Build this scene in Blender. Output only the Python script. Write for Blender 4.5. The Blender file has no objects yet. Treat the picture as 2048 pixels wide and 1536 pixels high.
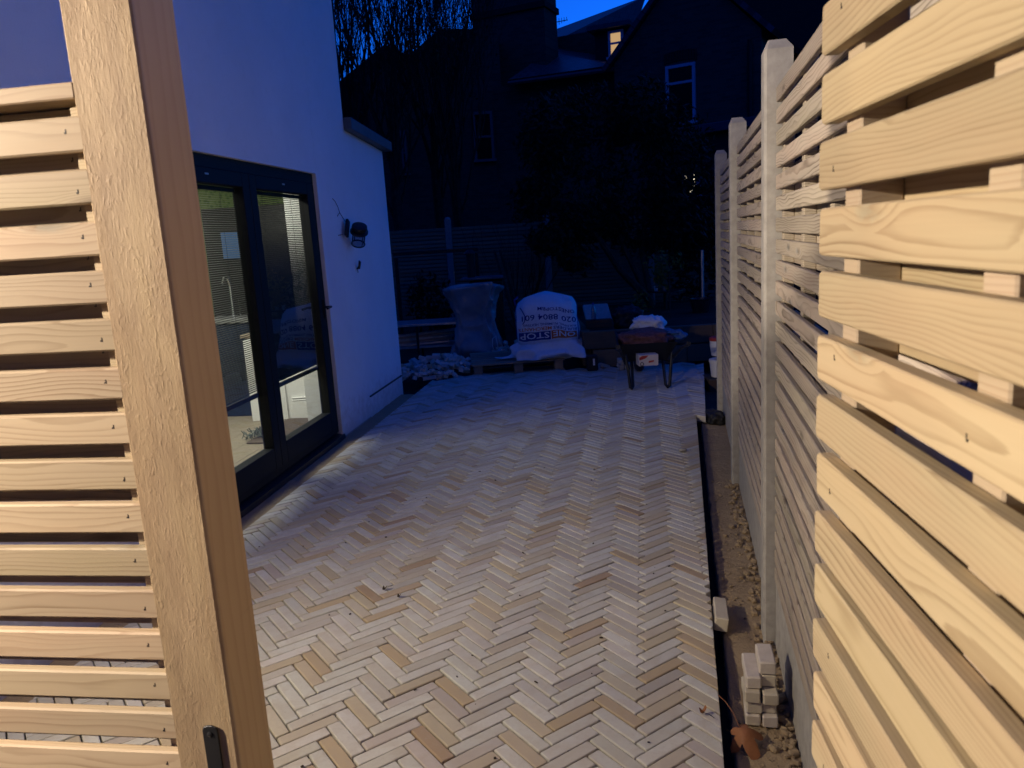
import bpy, bmesh, math, random
from mathutils import Vector, Matrix, noise
random.seed(7)
S = bpy.context.scene
COL = S.collection
PI = math.pi
R_ = math.radians

# ------------------------------------------------------------------ camera
cam = bpy.data.cameras.new('camera'); camo = bpy.data.objects.new('camera', cam); COL.objects.link(camo)
S.camera = camo
RM = [[0.99814094, -0.0609481, 0.0], [-0.01138774, -0.18649596, 0.98238973], [-0.05987479, -0.9805634, -0.18684331]]
EYE = Vector((0, 0, 1.5))
M = Matrix(((RM[0][0], -RM[0][1], -RM[0][2], EYE.x), (RM[1][0], -RM[1][1], -RM[1][2], EYE.y), (RM[2][0], -RM[2][1], -RM[2][2], EYE.z), (0, 0, 0, 1)))
camo.matrix_world = M
cam.sensor_width = 36.0
cam.lens = 1540 / 2048 * 36
cam.clip_start = 0.02; cam.clip_end = 500
cam.dof.use_dof = True; cam.dof.focus_distance = 3.6; cam.dof.aperture_fstop = 11.0

# ------------------------------------------------------------------ dusk sky
W = bpy.data.worlds.new('World'); S.world = W; W.use_nodes = True
wn = W.node_tree.nodes; wl = W.node_tree.links; wn.clear()
sky = wn.new('ShaderNodeTexSky'); sky.sky_type = 'NISHITA'; sky.sun_disc = False
sky.sun_elevation = R_(-3.5); sky.sun_rotation = R_(45); sky.ozone_density = 6.0; sky.air_density = 1.0; sky.dust_density = 0.2
tint = wn.new('ShaderNodeMix'); tint.data_type = 'RGBA'; tint.blend_type = 'MULTIPLY'; tint.inputs['Factor'].default_value = 1.0
tint.inputs['B'].default_value = (0.05, 0.95, 1.0, 1)
bg = wn.new('ShaderNodeBackground'); bg.inputs['Strength'].default_value = 10.0
wo = wn.new('ShaderNodeOutputWorld')
wl.new(sky.outputs['Color'], tint.inputs['A']); wl.new(tint.outputs['Result'], bg.inputs['Color']); wl.new(bg.outputs['Background'], wo.inputs['Surface'])
S.view_settings.view_transform = 'Standard'; S.view_settings.look = 'None'; S.view_settings.exposure = 0.0; S.view_settings.gamma = 1.0
S.view_settings.use_curve_mapping = False

# ------------------------------------------------------------------ lamps that are on: two on the house wall, the room light indoors
def lamp(name, kind, loc, power, col, rot=(0, 0, 0), size=0.1, sy=None):
    L = bpy.data.lights.new(name, kind); L.energy = power; L.color = col
    if kind == 'AREA':
        L.size = size
        if sy: L.shape = 'RECTANGLE'; L.size_y = sy
    else: L.shadow_soft_size = size
    o = bpy.data.objects.new(name, L); COL.objects.link(o); o.location = loc; o.rotation_euler = rot
    return o
# two lamps on the house wall, either side of the slatted screen (both out of the frame to the left)
pa_ = lamp('path_wall_lamp', 'SPOT', (-2.10, .62, 2.02), 430, (1.0, 0.845, 0.675), size=0.05)
pa_.rotation_euler = Vector((1, .02, -.28)).to_track_quat('-Z', 'Y').to_euler()
pa_.data.spot_size = R_(128); pa_.data.spot_blend = .4
pw_ = lamp('patio_wall_lamp', 'SPOT', (-1.965, 1.62, 2.0), 196, (1.0, 0.84, 0.60), size=0.04)
pw_.rotation_euler = Vector((2.2, .72, -1.9)).to_track_quat('-Z', 'Y').to_euler()
pw_.data.spot_size = R_(110); pw_.data.spot_blend = .9

# ------------------------------------------------------------------ helpers
def tag(o, label=None, cat=None, group=None, kind=None):
    if label: o['label'] = label
    if cat: o['category'] = cat
    if group: o['group'] = group
    if kind: o['kind'] = kind
    return o
def empty(name, loc=(0, 0, 0), rz=0.0):
    o = bpy.data.objects.new(name, None); COL.objects.link(o); o.location = loc; o.rotation_euler = (0, 0, rz); o.empty_display_size = 0.1
    return o
def link(name, me, parent=None, loc=(0, 0, 0), rot=(0, 0, 0)):
    o = bpy.data.objects.new(name, me); COL.objects.link(o); o.location = loc; o.rotation_euler = rot
    if parent is not None: o.parent = parent
    return o
class MB:
    def __init__(s): s.v = []; s.f = []; s.c = []; s.mi = []; s.cur = 0; s.col = None
    def quad(s, *idx): s.f.append(idx); s.c.append(s.col); s.mi.append(s.cur)
    def add(s, vs, fs):
        b = len(s.v); s.v += [tuple(p) for p in vs]
        for f in fs: s.quad(*[b + i for i in f])
    def box(s, c, d, rz=0.0, mat=None, b=0.0):
        hx, hy, hz = d[0] / 2, d[1] / 2, d[2] / 2
        if b > 0:
            b = min(b, hx * .9, hy * .9, hz * .9)
            pts = []
            for z, i in ((-hz, b), (-hz + b, 0), (hz - b, 0), (hz, b)):
                x, y = hx - i, hy - i
                k = b if i == 0 else b * .5
                pts += [(x - k, -y, z), (x, -y + k, z), (x, y - k, z), (x - k, y, z), (-x + k, y, z), (-x, y - k, z), (-x, -y + k, z), (-x + k, -y, z)]
            fs = [tuple(range(7, -1, -1)), tuple(range(24, 32))]
            for r in range(3):
                for i in range(8): fs.append((r * 8 + i, r * 8 + (i + 1) % 8, r * 8 + 8 + (i + 1) % 8, r * 8 + 8 + i))
        else:
            pts = [(-hx, -hy, -hz), (hx, -hy, -hz), (hx, hy, -hz), (-hx, hy, -hz), (-hx, -hy, hz), (hx, -hy, hz), (hx, hy, hz), (-hx, hy, hz)]
            fs = [(3, 2, 1, 0), (4, 5, 6, 7), (0, 1, 5, 4), (1, 2, 6, 5), (2, 3, 7, 6), (3, 0, 4, 7)]
        m = mat if mat is not None else Matrix.Rotation(rz, 3, 'Z')
        c = Vector(c); s.add([c + m @ Vector(p) for p in pts], fs); return s
    def tube(s, path, rad, n=8, cap=True):
        path = [Vector(p) for p in path]; rr = rad if isinstance(rad, (list, tuple)) else [rad] * len(path)
        b0 = len(s.v); up = Vector((0, 0, 1))
        t0 = (path[1] - path[0]).normalized()
        a = t0.cross(up if abs(t0.z) < .9 else Vector((1, 0, 0))).normalized()
        for i, p in enumerate(path):
            t = (path[min(i + 1, len(path) - 1)] - path[max(i - 1, 0)]).normalized()
            a = (a - t * a.dot(t)).normalized(); bb = t.cross(a)
            for k in range(n):
                w = 2 * PI * k / n; s.v.append(tuple(p + (a * math.cos(w) + bb * math.sin(w)) * rr[i]))
        for i in range(len(path) - 1):
            for k in range(n): s.quad(b0 + i * n + k, b0 + i * n + (k + 1) % n, b0 + (i + 1) * n + (k + 1) % n, b0 + (i + 1) * n + k)
        if cap:
            s.quad(*[b0 + k for k in range(n - 1, -1, -1)]); s.quad(*[b0 + (len(path) - 1) * n + k for k in range(n)])
        return s
    def lathe(s, prof, n=16, mat=None, c=(0, 0, 0)):
        b0 = len(s.v); c = Vector(c)
        for r, z in prof:
            for k in range(n):
                p = Vector((r * math.cos(2 * PI * k / n), r * math.sin(2 * PI * k / n), z))
                if mat is not None: p = mat @ p
                s.v.append(tuple(c + p))
        for i in range(len(prof) - 1):
            for k in range(n): s.quad(b0 + i * n + k, b0 + i * n + (k + 1) % n, b0 + (i + 1) * n + (k + 1) % n, b0 + (i + 1) * n + k)
        s.quad(*[b0 + k for k in range(n - 1, -1, -1)]); s.quad(*[b0 + (len(prof) - 1) * n + k for k in range(n)])
        return s
    def prism(s, poly, y0, y1, b=0.0, mat=None, c=(0, 0, 0), both=True):
        """poly in local XZ (ccw seen from -y), extruded y0..y1, chamfer b on the faces"""
        n = len(poly); c = Vector(c); b0 = len(s.v)
        cx = sum(p[0] for p in poly) / n; cz = sum(p[1] for p in poly) / n
        def inset(pl, d):
            out = []
            for i in range(n):
                p0, p1, p2 = pl[i - 1], pl[i], pl[(i + 1) % n]
                e1 = Vector((p1[0] - p0[0], p1[1] - p0[1])); e2 = Vector((p2[0] - p1[0], p2[1] - p1[1]))
                if e1.length < 1e-9 or e2.length < 1e-9: out.append(p1); continue
                e1.normalize(); e2.normalize()
                n1 = Vector((-e1.y, e1.x)); n2 = Vector((-e2.y, e2.x)); m = n1 + n2
                if m.length < 1e-6: out.append(p1); continue
                m.normalize(); k = d / max(.35, m.dot(n1)); out.append((p1[0] + m.x * k, p1[1] + m.y * k))
            return out
        rings = []
        if b > 0:
            ip = inset(poly, b)
            rings = [(ip, y0), (poly, y0 + b)] + ([(poly, y1 - b), (ip, y1)] if both else [(poly, y1)])
        else: rings = [(poly, y0), (poly, y1)]
        for pl, y in rings:
            for p in pl:
                q = Vector((p[0], y, p[1]))
                if mat is not None: q = mat @ q
                s.v.append(tuple(c + q))
        s.quad(*[b0 + i for i in range(n)])
        for r in range(len(rings) - 1):
            for i in range(n): s.quad(b0 + r * n + (i + 1) % n, b0 + r * n + i, b0 + (r + 1) * n + i, b0 + (r + 1) * n + (i + 1) % n)
        s.quad(*[b0 + (len(rings) - 1) * n + i for i in range(n - 1, -1, -1)])
        return s
    def mesh(s, name, mats, smooth=False):
        me = bpy.data.meshes.new(name); me.from_pydata(s.v, [], s.f)
        for m in (mats if isinstance(mats, (list, tuple)) else [mats]): me.materials.append(m)
        if any(s.mi): me.polygons.foreach_set('material_index', s.mi)
        if any(c is not None for c in s.c):
            at = me.color_attributes.new('tone', 'FLOAT_COLOR', 'CORNER'); d = []
            for p, c in zip(me.polygons, s.c):
                cc = c or (.5, .5, .5)
                for _ in range(p.loop_total): d += [cc[0], cc[1], cc[2], 1.0]
            at.data.foreach_set('color', d)
        if smooth: me.polygons.foreach_set('use_smooth', [True] * len(me.polygons))
        me.update(); return me
    def build(s, name, mats, parent=None, loc=(0, 0, 0), rot=(0, 0, 0), smooth=False):
        return link(name, s.mesh(name, mats, smooth), parent, loc, rot)
def rrect(w, h, r, x0=0.0, z0=0.0, seg=2):
    pts = []
    for cx, cz, a in ((w - r, r, -90), (w - r, h - r, 0), (r, h - r, 90), (r, r, 180)):
        for k in range(seg + 1):
            t = R_(a + 90 * k / seg); pts.append((x0 + cx + r * math.cos(t), z0 + cz + r * math.sin(t)))
    return pts

# ------------------------------------------------------------------ materials
class NT:
    def __init__(s, name):
        s.m = bpy.data.materials.new(name); s.m.use_nodes = True; s.t = s.m.node_tree; s.t.nodes.clear()
        s.out = s.n('ShaderNodeOutputMaterial'); s.b = s.n('ShaderNodeBsdfPrincipled'); s.l(s.b.outputs[0], s.out.inputs[0])
    def n(s, t, **k):
        x = s.t.nodes.new(t)
        for a, v in k.items(): setattr(x, a, v)
        return x
    def l(s, a, b): s.t.links.new(a, b)
    def val(s, x, sock):
        if hasattr(x, 'is_output'): s.l(x, sock)
        else: sock.default_value = x
    def math(s, op, a, b=0.0, c=0.0):
        x = s.n('ShaderNodeMath', operation=op); s.val(a, x.inputs[0]); s.val(b, x.inputs[1])
        if op in ('MULTIPLY_ADD', 'SMOOTH_MIN', 'WRAP'): s.val(c, x.inputs[2])
        return x.outputs[0]
    def vmath(s, op, a, b=(0, 0, 0)):
        x = s.n('ShaderNodeVectorMath', operation=op); s.val(a, x.inputs[0]); s.val(b, x.inputs[1]); return x.outputs[0]
    def noise(s, vec, scale, detail=4.0, rough=.55, dist=0.0):
        x = s.n('ShaderNodeTexNoise'); s.l(vec, x.inputs['Vector']); x.inputs['Scale'].default_value = scale; x.inputs['Detail'].default_value = detail
        x.inputs['Roughness'].default_value = rough; x.inputs['Distortion'].default_value = dist; return x.outputs['Fac']
    def ramp(s, f, stops):
        x = s.n('ShaderNodeValToRGB'); s.l(f, x.inputs[0]); e = x.color_ramp.elements
        while len(e) < len(stops): e.new(0.5)
        for q, (p, c) in zip(e, stops): q.position = p; q.color = (c, c, c, 1) if not isinstance(c, (tuple, list)) else (*c, 1)
        return x.outputs[0]
    def mix(s, f, a, b, mode='MIX'):
        x = s.n('ShaderNodeMix', data_type='RGBA', blend_type=mode); s.val(f, x.inputs['Factor'])
        for v, k in ((a, 'A'), (b, 'B')):
            if hasattr(v, 'is_output'): s.l(v, x.inputs[k])
            else: x.inputs[k].default_value = (*v, 1)
        return x.outputs['Result']
    def bump(s, h, strength=.5, dist=.002, prev=None):
        x = s.n('ShaderNodeBump'); s.l(h, x.inputs['Height']); x.inputs['Strength'].default_value = strength; x.inputs['Distance'].default_value = dist
        if prev is not None: s.l(prev, x.inputs['Normal'])
        return x.outputs[0]
    def fin(s, col=None, rough=.6, nrm=None, spec=.3, metal=0.0):
        if col is not None:
            if hasattr(col, 'is_output'): s.l(col, s.b.inputs['Base Color'])
            else: s.b.inputs['Base Color'].default_value = (*col, 1)
        s.val(rough, s.b.inputs['Roughness']); s.b.inputs['Specular IOR Level'].default_value = spec; s.b.inputs['Metallic'].default_value = metal
        if nrm is not None: s.l(nrm, s.b.inputs['Normal'])
        return s.m
    def obj(s): return s.n('ShaderNodeTexCoord').outputs['Object']

def wood(name, early, late, axis='X', ring=.0065, rough=.62, tonevar=.35, bumpd=.00016, knots=True, greeny=.0, sawn=0.0):
    t = NT(name); co = t.obj(); rnd = t.n('ShaderNodeObjectInfo').outputs['Random']
    sp = t.n('ShaderNodeSeparateXYZ'); t.l(co, sp.inputs[0])
    X, Y, Z = sp.outputs[0], sp.outputs[1], sp.outputs[2]
    if axis == 'Z': X, Z = Z, X
    r2 = t.math('FRACT', t.math('MULTIPLY', rnd, 17.31)); r3 = t.math('FRACT', t.math('MULTIPLY', rnd, 71.7)); r4 = t.math('FRACT', t.math('MULTIPLY', rnd, 191.3))
    xs = t.math('ADD', X, t.math('MULTIPLY', rnd, 40.0))
    def comb(a, b, c):
        k = t.n('ShaderNodeCombineXYZ'); t.val(a, k.inputs[0]); t.val(b, k.inputs[1]); t.val(c, k.inputs[2]); return k.outputs[0]
    low = comb(t.math('MULTIPLY', xs, 2.2), t.math('MULTIPLY', Y, 9.0), t.math('MULTIPLY', Z, 9.0))
    w1 = t.math('SUBTRACT', t.noise(low, 1.0, 2.0), .5)
    w2 = t.math('SUBTRACT', t.noise(t.vmath('ADD', low, (7.3, 1.1, 3.3)), 1.0, 2.0), .5)
    yy = t.math('ADD', t.math('ADD', Y, t.math('MULTIPLY', r2, .05)), t.math('MULTIPLY', w1, .035)); yy = t.math('ADD', yy, .012)
    zz = t.math('ADD', t.math('ADD', Z, t.math('MULTIPLY', t.math('SUBTRACT', r3, .5), .10)), t.math('MULTIPLY', w2, .05))
    # knots
    kv = t.n('ShaderNodeTexVoronoi'); kv.inputs['Scale'].default_value = 1.0
    t.l(comb(t.math('MULTIPLY', xs, 3.4), t.math('MULTIPLY', r4, 9.0), t.math('MULTIPLY', Z, 13.0)), kv.inputs['Vector'])
    kd = kv.outputs['Distance']; ks = t.n('ShaderNodeSeparateColor'); t.l(kv.outputs['Color'], ks.inputs[0])
    kon = t.math('GREATER_THAN', ks.outputs[0], .42 if knots else 2.0)
    blot0 = t.noise(comb(t.math('MULTIPLY', xs, 30.0), t.math('MULTIPLY', Y, 60.0), t.math('MULTIPLY', Z, 60.0)), 1.0, 3.0)
    kn = t.math('MULTIPLY', t.ramp(kd, [(.04, 1.0), (.17, 0.0)]), kon)
    kwarp = t.math('MULTIPLY', t.math('MULTIPLY', t.ramp(kd, [(.0, 1.0), (.10, .5), (.27, 0.0)]), kon), .02)
    rad = t.math('SQRT', t.math('ADD', t.math('MULTIPLY', yy, yy), t.math('MULTIPLY', zz, zz)))
    rad = t.math('ADD', rad, kwarp)
    fine = comb(t.math('MULTIPLY', xs, 9.0), t.math('MULTIPLY', Y, 420.0), t.math('MULTIPLY', Z, 420.0))
    fn = t.noise(fine, 1.0, 3.0)
    ph = t.math('FRACT', t.math('ADD', t.math('DIVIDE', rad, ring), t.math('MULTIPLY', fn, .22)))
    rg = t.ramp(ph, [(.0, .1), (.55, .25), (.86, 1.0), (.95, .9), (1.0, .1)])
    rv = t.noise(comb(t.math('MULTIPLY', xs, 1.7), t.math('MULTIPLY', Y, 30.0), t.math('MULTIPLY', Z, 30.0)), 1.0, 3.0)
    c = t.mix(t.math('MULTIPLY', rg, t.ramp(rv, [(.32, .12), (.68, .95)])), early, late)
    c = t.mix(t.math('MULTIPLY', t.math('SUBTRACT', fn, .3), .35), c, tuple(x * .7 for x in early))
    blot = t.noise(comb(t.math('MULTIPLY', xs, 3.0), t.math('MULTIPLY', Y, 10.0), t.math('MULTIPLY', Z, 14.0)), 1.0, 3.0)
    pink = tuple((early[0] * 1.0, early[1] * .84, early[2] * .82)); grn = tuple((early[0] * .86, early[1] * .93, early[2] * .74))
    tone = t.mix(t.ramp(r4, [(.15, 0.0), (.5, 1.0)]), grn, pink)
    c = t.mix(t.math('MULTIPLY', t.ramp(blot, [(.35, 0.0), (.65, 1.0)]), tonevar), c, tone)
    dk = t.math('ADD', .76, t.math('MULTIPLY', r2, .36))
    mul = t.n('ShaderNodeCombineColor'); [t.l(dk, mul.inputs[i]) for i in range(3)]
    c = t.mix(1.0, c, mul.outputs[0], 'MULTIPLY')
    c = t.mix(t.math('MULTIPLY', t.math('MULTIPLY', t.ramp(kd, [(.03, .9), (.20, 0.0)]), t.ramp(blot0, [(.45, 0.0), (.6, 1.0)])), t.math('MULTIPLY', kon, t.math('GREATER_THAN', r3, .45))), c, (early[0] * .95, early[1] * 1.12, early[2] * 1.3))
    c = t.mix(t.math('MULTIPLY', kn, .62), c, (late[0] * .45, late[1] * .42, late[2] * .4))
    h = t.math('ADD', t.math('MULTIPLY', rg, .7), t.math('MULTIPLY', fn, .6))
    nb = t.bump(h, .55, bumpd)
    if sawn > 0:
        msk = t.ramp(t.math('MULTIPLY', Y, 10.0), [(.04, 1.0), (.10, .12)])
        s1 = t.noise(comb(t.math('MULTIPLY', X, 50.0), t.math('MULTIPLY', Y, 330.0), t.math('MULTIPLY', Z, 330.0)), 1.0, 5.0, .65, .4)
        s2 = t.ramp(t.noise(comb(t.math('MULTIPLY', X, 75.0), t.math('MULTIPLY', Y, 200.0), t.math('MULTIPLY', Z, 190.0)), 1.0, 2.5, .6, .6), [(.50, 0.0), (.78, 1.0)])
        s3 = t.noise(comb(t.math('MULTIPLY', X, 9.0), t.math('MULTIPLY', Y, 30.0), t.math('MULTIPLY', Z, 30.0)), 1.0, 3.0)
        s4 = t.noise(comb(t.math('MULTIPLY', X, 420.0), t.math('MULTIPLY', Y, 40.0), t.math('MULTIPLY', Z, 40.0)), 1.0, 2.0)
        hh = t.math('ADD', t.math('MULTIPLY', s1, .5), t.math('MULTIPLY', t.math('MULTIPLY', s2, t.ramp(s3, [(.3, .1), (.62, 1.0)])), .5))
        hh = t.math('MULTIPLY', t.math('ADD', hh, t.math('MULTIPLY', s4, .12)), msk)
        nb = t.bump(hh, .8, sawn, nb)
        c = t.mix(msk, t.mix(.8, c, t.mix(t.math('MULTIPLY', rg, .4), (.58, .42, .20), (.46, .31, .13))), c)  # planed sides golden, their colour also lifted to offset the shade on them
        c = t.mix(t.math('MULTIPLY', t.math('MULTIPLY', t.ramp(t.noise(comb(t.math('MULTIPLY', X, 7.0), t.math('MULTIPLY', Y, 22.0), t.math('MULTIPLY', Z, 22.0)), 1.0, 5.0, .65), [(.40, 0.0), (.68, 1.0)]), msk), .6), c, (.215, .145, .085))
        for kx, ky, kz, kr in ((.052, .05, 1.345, .034), (.052, .03, 1.42, .022), (.052, .06, 1.70, .007), (-.03, .001, 1.47, .012)):
            q = t.vmath('MULTIPLY', t.vmath('SUBTRACT', co, (kx, ky, kz - 1.15)), (1.0, 1.0, .55)); ln = t.n('ShaderNodeVectorMath', operation='LENGTH'); t.l(q, ln.inputs[0])
            dd = t.math('ADD', ln.outputs[1], t.math('MULTIPLY', t.math('SUBTRACT', s1, .5), .012))
            c = t.mix(t.math('MULTIPLY', t.ramp(t.math('DIVIDE', dd, kr), [(.25, 1.0), (.75, .55), (1.0, 0.0)]), .75), c, (.085, .042, .016))
        cut = t.math('MULTIPLY', t.ramp(t.noise(comb(t.math('MULTIPLY', X, 60.0), t.math('MULTIPLY', Y, 3.0), t.math('MULTIPLY', Z, 14.0)), 1.0, 2.0), [(.74, 0.0), (.77, 1.0)]), msk)
        c = t.mix(t.math('MULTIPLY', cut, .55), c, (.10, .065, .035))
    return t.fin(c, rough, nb, .25)

M_slat = wood('pale treated pine', (.42, .33, .215), (.22, .15, .085), ring=.0052)
M_gate = wood('bright new pine', (.48, .385, .23), (.25, .175, .09), ring=.0052)
M_fence = wood('fence pine', (.50, .43, .34), (.13, .10, .07), tonevar=.3, bumpd=.0012, knots=True)
M_batten = wood('batten pine', (.52, .41, .29), (.38, .27, .18), knots=False)
M_post = wood('sawn post timber', (.345, .25, .15), (.28, .19, .105), axis='Z', ring=.02, tonevar=.25, sawn=.0018)
M_sleep = wood('sleeper timber', (.19, .135, .085), (.12, .08, .045))
M_rfence = wood('weathered fence timber', (.36, .28, .19), (.22, .165, .105))
M_pallet = wood('pallet wood', (.40, .31, .22), (.27, .19, .12))

def plain(name, col, rough=.6, spec=.3, metal=0.0, nscale=0, namp=.25, bump=0.0, bscale=80, coord='obj'):
    t = NT(name); c = col; nb = None
    if nscale or bump: co = t.obj()
    if nscale:
        f = t.noise(co, nscale, 5.0, .6)
        c = t.mix(t.ramp(f, [(.3, 0.0), (.7, 1.0)]), tuple(x * (1 - namp) for x in col), tuple(min(1, x * (1 + namp)) for x in col))
    if bump: nb = t.bump(t.noise(co, bscale, 5.0, .65), .7, bump)
    return t.fin(c, rough, nb, spec, metal)

def mat_paver():
    t = NT('tumbled sandstone'); at = t.n('ShaderNodeAttribute', attribute_name='tone').outputs['Color']
    g = t.n('ShaderNodeNewGeometry').outputs['Position']
    g0 = g; g = t.vmath('ADD', g, t.vmath('MULTIPLY', at, (37.0, 53.0, 71.0))); f1 = t.noise(g, 11.0, 5.0, .6, .8); f2 = t.noise(g, 90.0, 4.0, .6); f3 = t.noise(g, 700.0, 3.0, .6)
    c = t.mix(t.ramp(f1, [(.42, 0.0), (.72, 1.0)]), at, t.mix(.45, at, (.42, .34, .245)))
    c = t.mix(t.math('MULTIPLY', t.ramp(f2, [(.5, 0.0), (.8, 1.0)]), .35), c, (.42, .37, .33))
    spots = t.ramp(t.noise(g, 34.0, 2.0, .5), [(.76, 0.0), (.79, 1.0)])
    c = t.mix(t.math('MULTIPLY', spots, .6), c, (.12, .085, .06))
    big = t.noise(g0, 1.3, 4.0, .6); c = t.mix(t.math('MULTIPLY', t.ramp(big, [(.45, 0.0), (.75, 1.0)]), .3), c, (.36, .31, .26))
    nb = t.bump(t.math('ADD', t.math('MULTIPLY', f2, .7), t.math('MULTIPLY', f3, .25)), .5, .0015)
    return t.fin(c, t.math('ADD', .42, t.math('MULTIPLY', f2, .3)), nb, .35)
M_paver = mat_paver()
M_base = plain('bedding grit', (.05, .045, .04), .9, .1, nscale=60, bump=.003, bscale=300)
def mat_sand():
    t = NT('sharp sand'); co = t.obj(); f = t.noise(co, 6.0, 6.0, .65); g = t.noise(co, 160.0, 4.0, .7)
    v = t.n('ShaderNodeTexVoronoi'); t.l(co, v.inputs['Vector']); v.inputs['Scale'].default_value = 55.0
    c = t.mix(f, (.30, .22, .135), (.46, .35, .22)); c = t.mix(t.ramp(g, [(.55, 0.0), (.75, .6)]), c, (.10, .07, .045))
    c = t.mix(t.ramp(v.outputs['Distance'], [(.05, .8), (.11, 0.0)]), c, (.34, .30, .26))
    return t.fin(c, .95, t.bump(t.math('ADD', g, t.math('MULTIPLY', t.noise(co, 30.0, 4.0), 2.0)), .8, .008), .1)
M_sand = mat_sand()
M_soil = plain('garden soil', (.045, .035, .027), .95, .1, nscale=3, namp=.4, bump=.03, bscale=9)
M_edgeshadow = plain('paving edge shadow', (.012, .012, .012), .7, .2)
M_conc = plain('precast concrete', (.36, .34, .31), .85, .2, nscale=25, namp=.16, bump=.0012, bscale=260)
def mat_render():
    t = NT('white masonry paint'); co = t.obj(); g = t.n('ShaderNodeNewGeometry').outputs['Position']
    sp = t.n('ShaderNodeSeparateXYZ'); t.l(g, sp.inputs[0])
    n1 = t.noise(g, 1.6, 5.0, .6); n2 = t.noise(g, 14.0, 5.0, .65); n3 = t.noise(g, 170.0, 4.0, .6)
    c = t.mix(t.ramp(n1, [(.35, 0.0), (.7, 1.0)]), (.74, .75, .74), (.80, .81, .80))
    c = t.mix(t.math('MULTIPLY', t.ramp(n2, [(.55, 0.0), (.8, 1.0)]), .22), c, (.58, .57, .53))
    edge = t.math('ADD', sp.outputs[2], t.math('MULTIPLY', t.math('SUBTRACT', n2, .5), .7))
    c = t.mix(t.math('MULTIPLY', t.ramp(edge, [(.02, 1.0), (.30, 0.0)]), .5), c, (.42, .37, .30))
    return t.fin(c, .8, t.bump(t.math('ADD', n3, t.math('MULTIPLY', n2, .9)), .6, .0022), .15)
M_render = mat_render()
M_frame = plain('anthracite aluminium', (.008, .009, .010), .55, .2)
M_sill = plain('black sill', (.02, .022, .026), .3, .5, nscale=20, namp=.3)
M_blk = plain('black paint', (.012, .012, .013), .45, .4)
M_blkp = plain('black plastic', (.015, .015, .017), .55, .4, nscale=8, namp=.3)
M_blind = plain('blind slat', (.012, .013, .014), .5, .3)
M_lead = plain('grey fascia', (.10, .115, .13), .5, .3, nscale=10, namp=.15)
M_oak = wood('oak floor', (.36, .30, .23), (.27, .215, .155), ring=.012, knots=False)
M_white = plain('white satin paint', (.80, .80, .78), .4, .4)
def mat_green():
    t = NT('green leaf wallpaper'); co = t.obj()
    v = t.n('ShaderNodeTexVoronoi'); t.l(co, v.inputs['Vector']); v.inputs['Scale'].default_value = 26.0
    return t.fin(t.mix(t.ramp(v.outputs['Distance'], [(.25, 0.0), (.5, 1.0)]), (.045, .085, .025), (.10, .14, .05)), .8)
M_green = mat_green()
M_dkwood = plain('dark joinery', (.012, .012, .013), .5, .3)
M_navy = plain('navy cloth', (.02, .03, .055), .9, .1, nscale=14)
M_chrome = plain('chrome', (.75, .76, .78), .12, .5, 1.0)
M_brickcol = None
def mat_brick(name, a, b, mortar, sc=1.0):
    t = NT(name); co = t.obj(); mp = t.n('ShaderNodeMapping'); t.l(co, mp.inputs['Vector']); mp.inputs['Rotation'].default_value = (R_(90), 0, 0)
    br = t.n('ShaderNodeTexBrick'); t.l(mp.outputs[0], br.inputs['Vector']); br.inputs['Scale'].default_value = sc
    br.inputs['Brick Width'].default_value = .225; br.inputs['Row Height'].default_value = .075; br.inputs['Mortar Size'].default_value = .008
    br.inputs['Color1'].default_value = (*a, 1); br.inputs['Color2'].default_value = (*b, 1); br.inputs['Mortar'].default_value = (*mortar, 1)
    c = t.mix(t.math('MULTIPLY', t.noise(co, 1.2, 4.0), .5), br.outputs['Color'], (.05, .042, .036))
    return t.fin(c, .9, t.bump(br.outputs['Fac'], -.6, .01), .1)
M_brick = mat_brick('sooty stock brick', (.23, .16, .11), (.14, .10, .07), (.15, .135, .12))
M_brick2 = mat_brick('dark red brick', (.11, .06, .045), (.08, .05, .04), (.06, .055, .05))
def mat_slate(name, col, row=.2, w=.3):
    t = NT(name); co = t.obj()
    br = t.n('ShaderNodeTexBrick'); t.l(co, br.inputs['Vector']); br.inputs['Scale'].default_value = 1.0
    br.inputs['Brick Width'].default_value = w; br.inputs['Row Height'].default_value = row; br.inputs['Mortar Size'].default_value = .012
    br.inputs['Color1'].default_value = (*col, 1); br.inputs['Color2'].default_value = (*[x * .7 for x in col], 1); br.inputs['Mortar'].default_value = (*[x * .25 for x in col], 1)
    return t.fin(br.outputs['Color'], .45, t.bump(br.outputs['Fac'], -.8, .02), .5)
M_slate = mat_slate('welsh slate', (.10, .11, .125))
M_tile = mat_slate('concrete roof tile', (.07, .055, .05), .3, .28)
M_upvc = plain('white window frame', (.75, .76, .78), .45, .4)
M_oldwin = plain('weathered window frame', (.22, .22, .22), .6, .3)
def glass(name, tintc=(.92, .96, .94), refl=1.0, base=.03):
    t = NT(name); t.t.nodes.remove(t.b)
    tr = t.n('ShaderNodeBsdfTransparent'); tr.inputs[0].default_value = (*tintc, 1)
    gl = t.n('ShaderNodeBsdfGlossy'); gl.inputs['Roughness'].default_value = .01
    fr = t.n('ShaderNodeFresnel'); fr.inputs[0].default_value = 1.5
    mx = t.n('ShaderNodeMixShader'); bf = t.n('ShaderNodeNewGeometry').outputs['Backfacing']; t.l(t.math('MULTIPLY', t.math('MULTIPLY', t.math('ADD', fr.outputs[0], base), refl), t.math('SUBTRACT', 1.0, bf)), mx.inputs[0])
    t.l(tr.outputs[0], mx.inputs[1]); t.l(gl.outputs[0], mx.inputs[2]); t.l(mx.outputs[0], t.out.inputs[0]); return t.m
M_glass = glass('double glazing', refl=1.5)
M_pane = plain('dark window glass', (.01, .012, .016), .06, .8)
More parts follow.
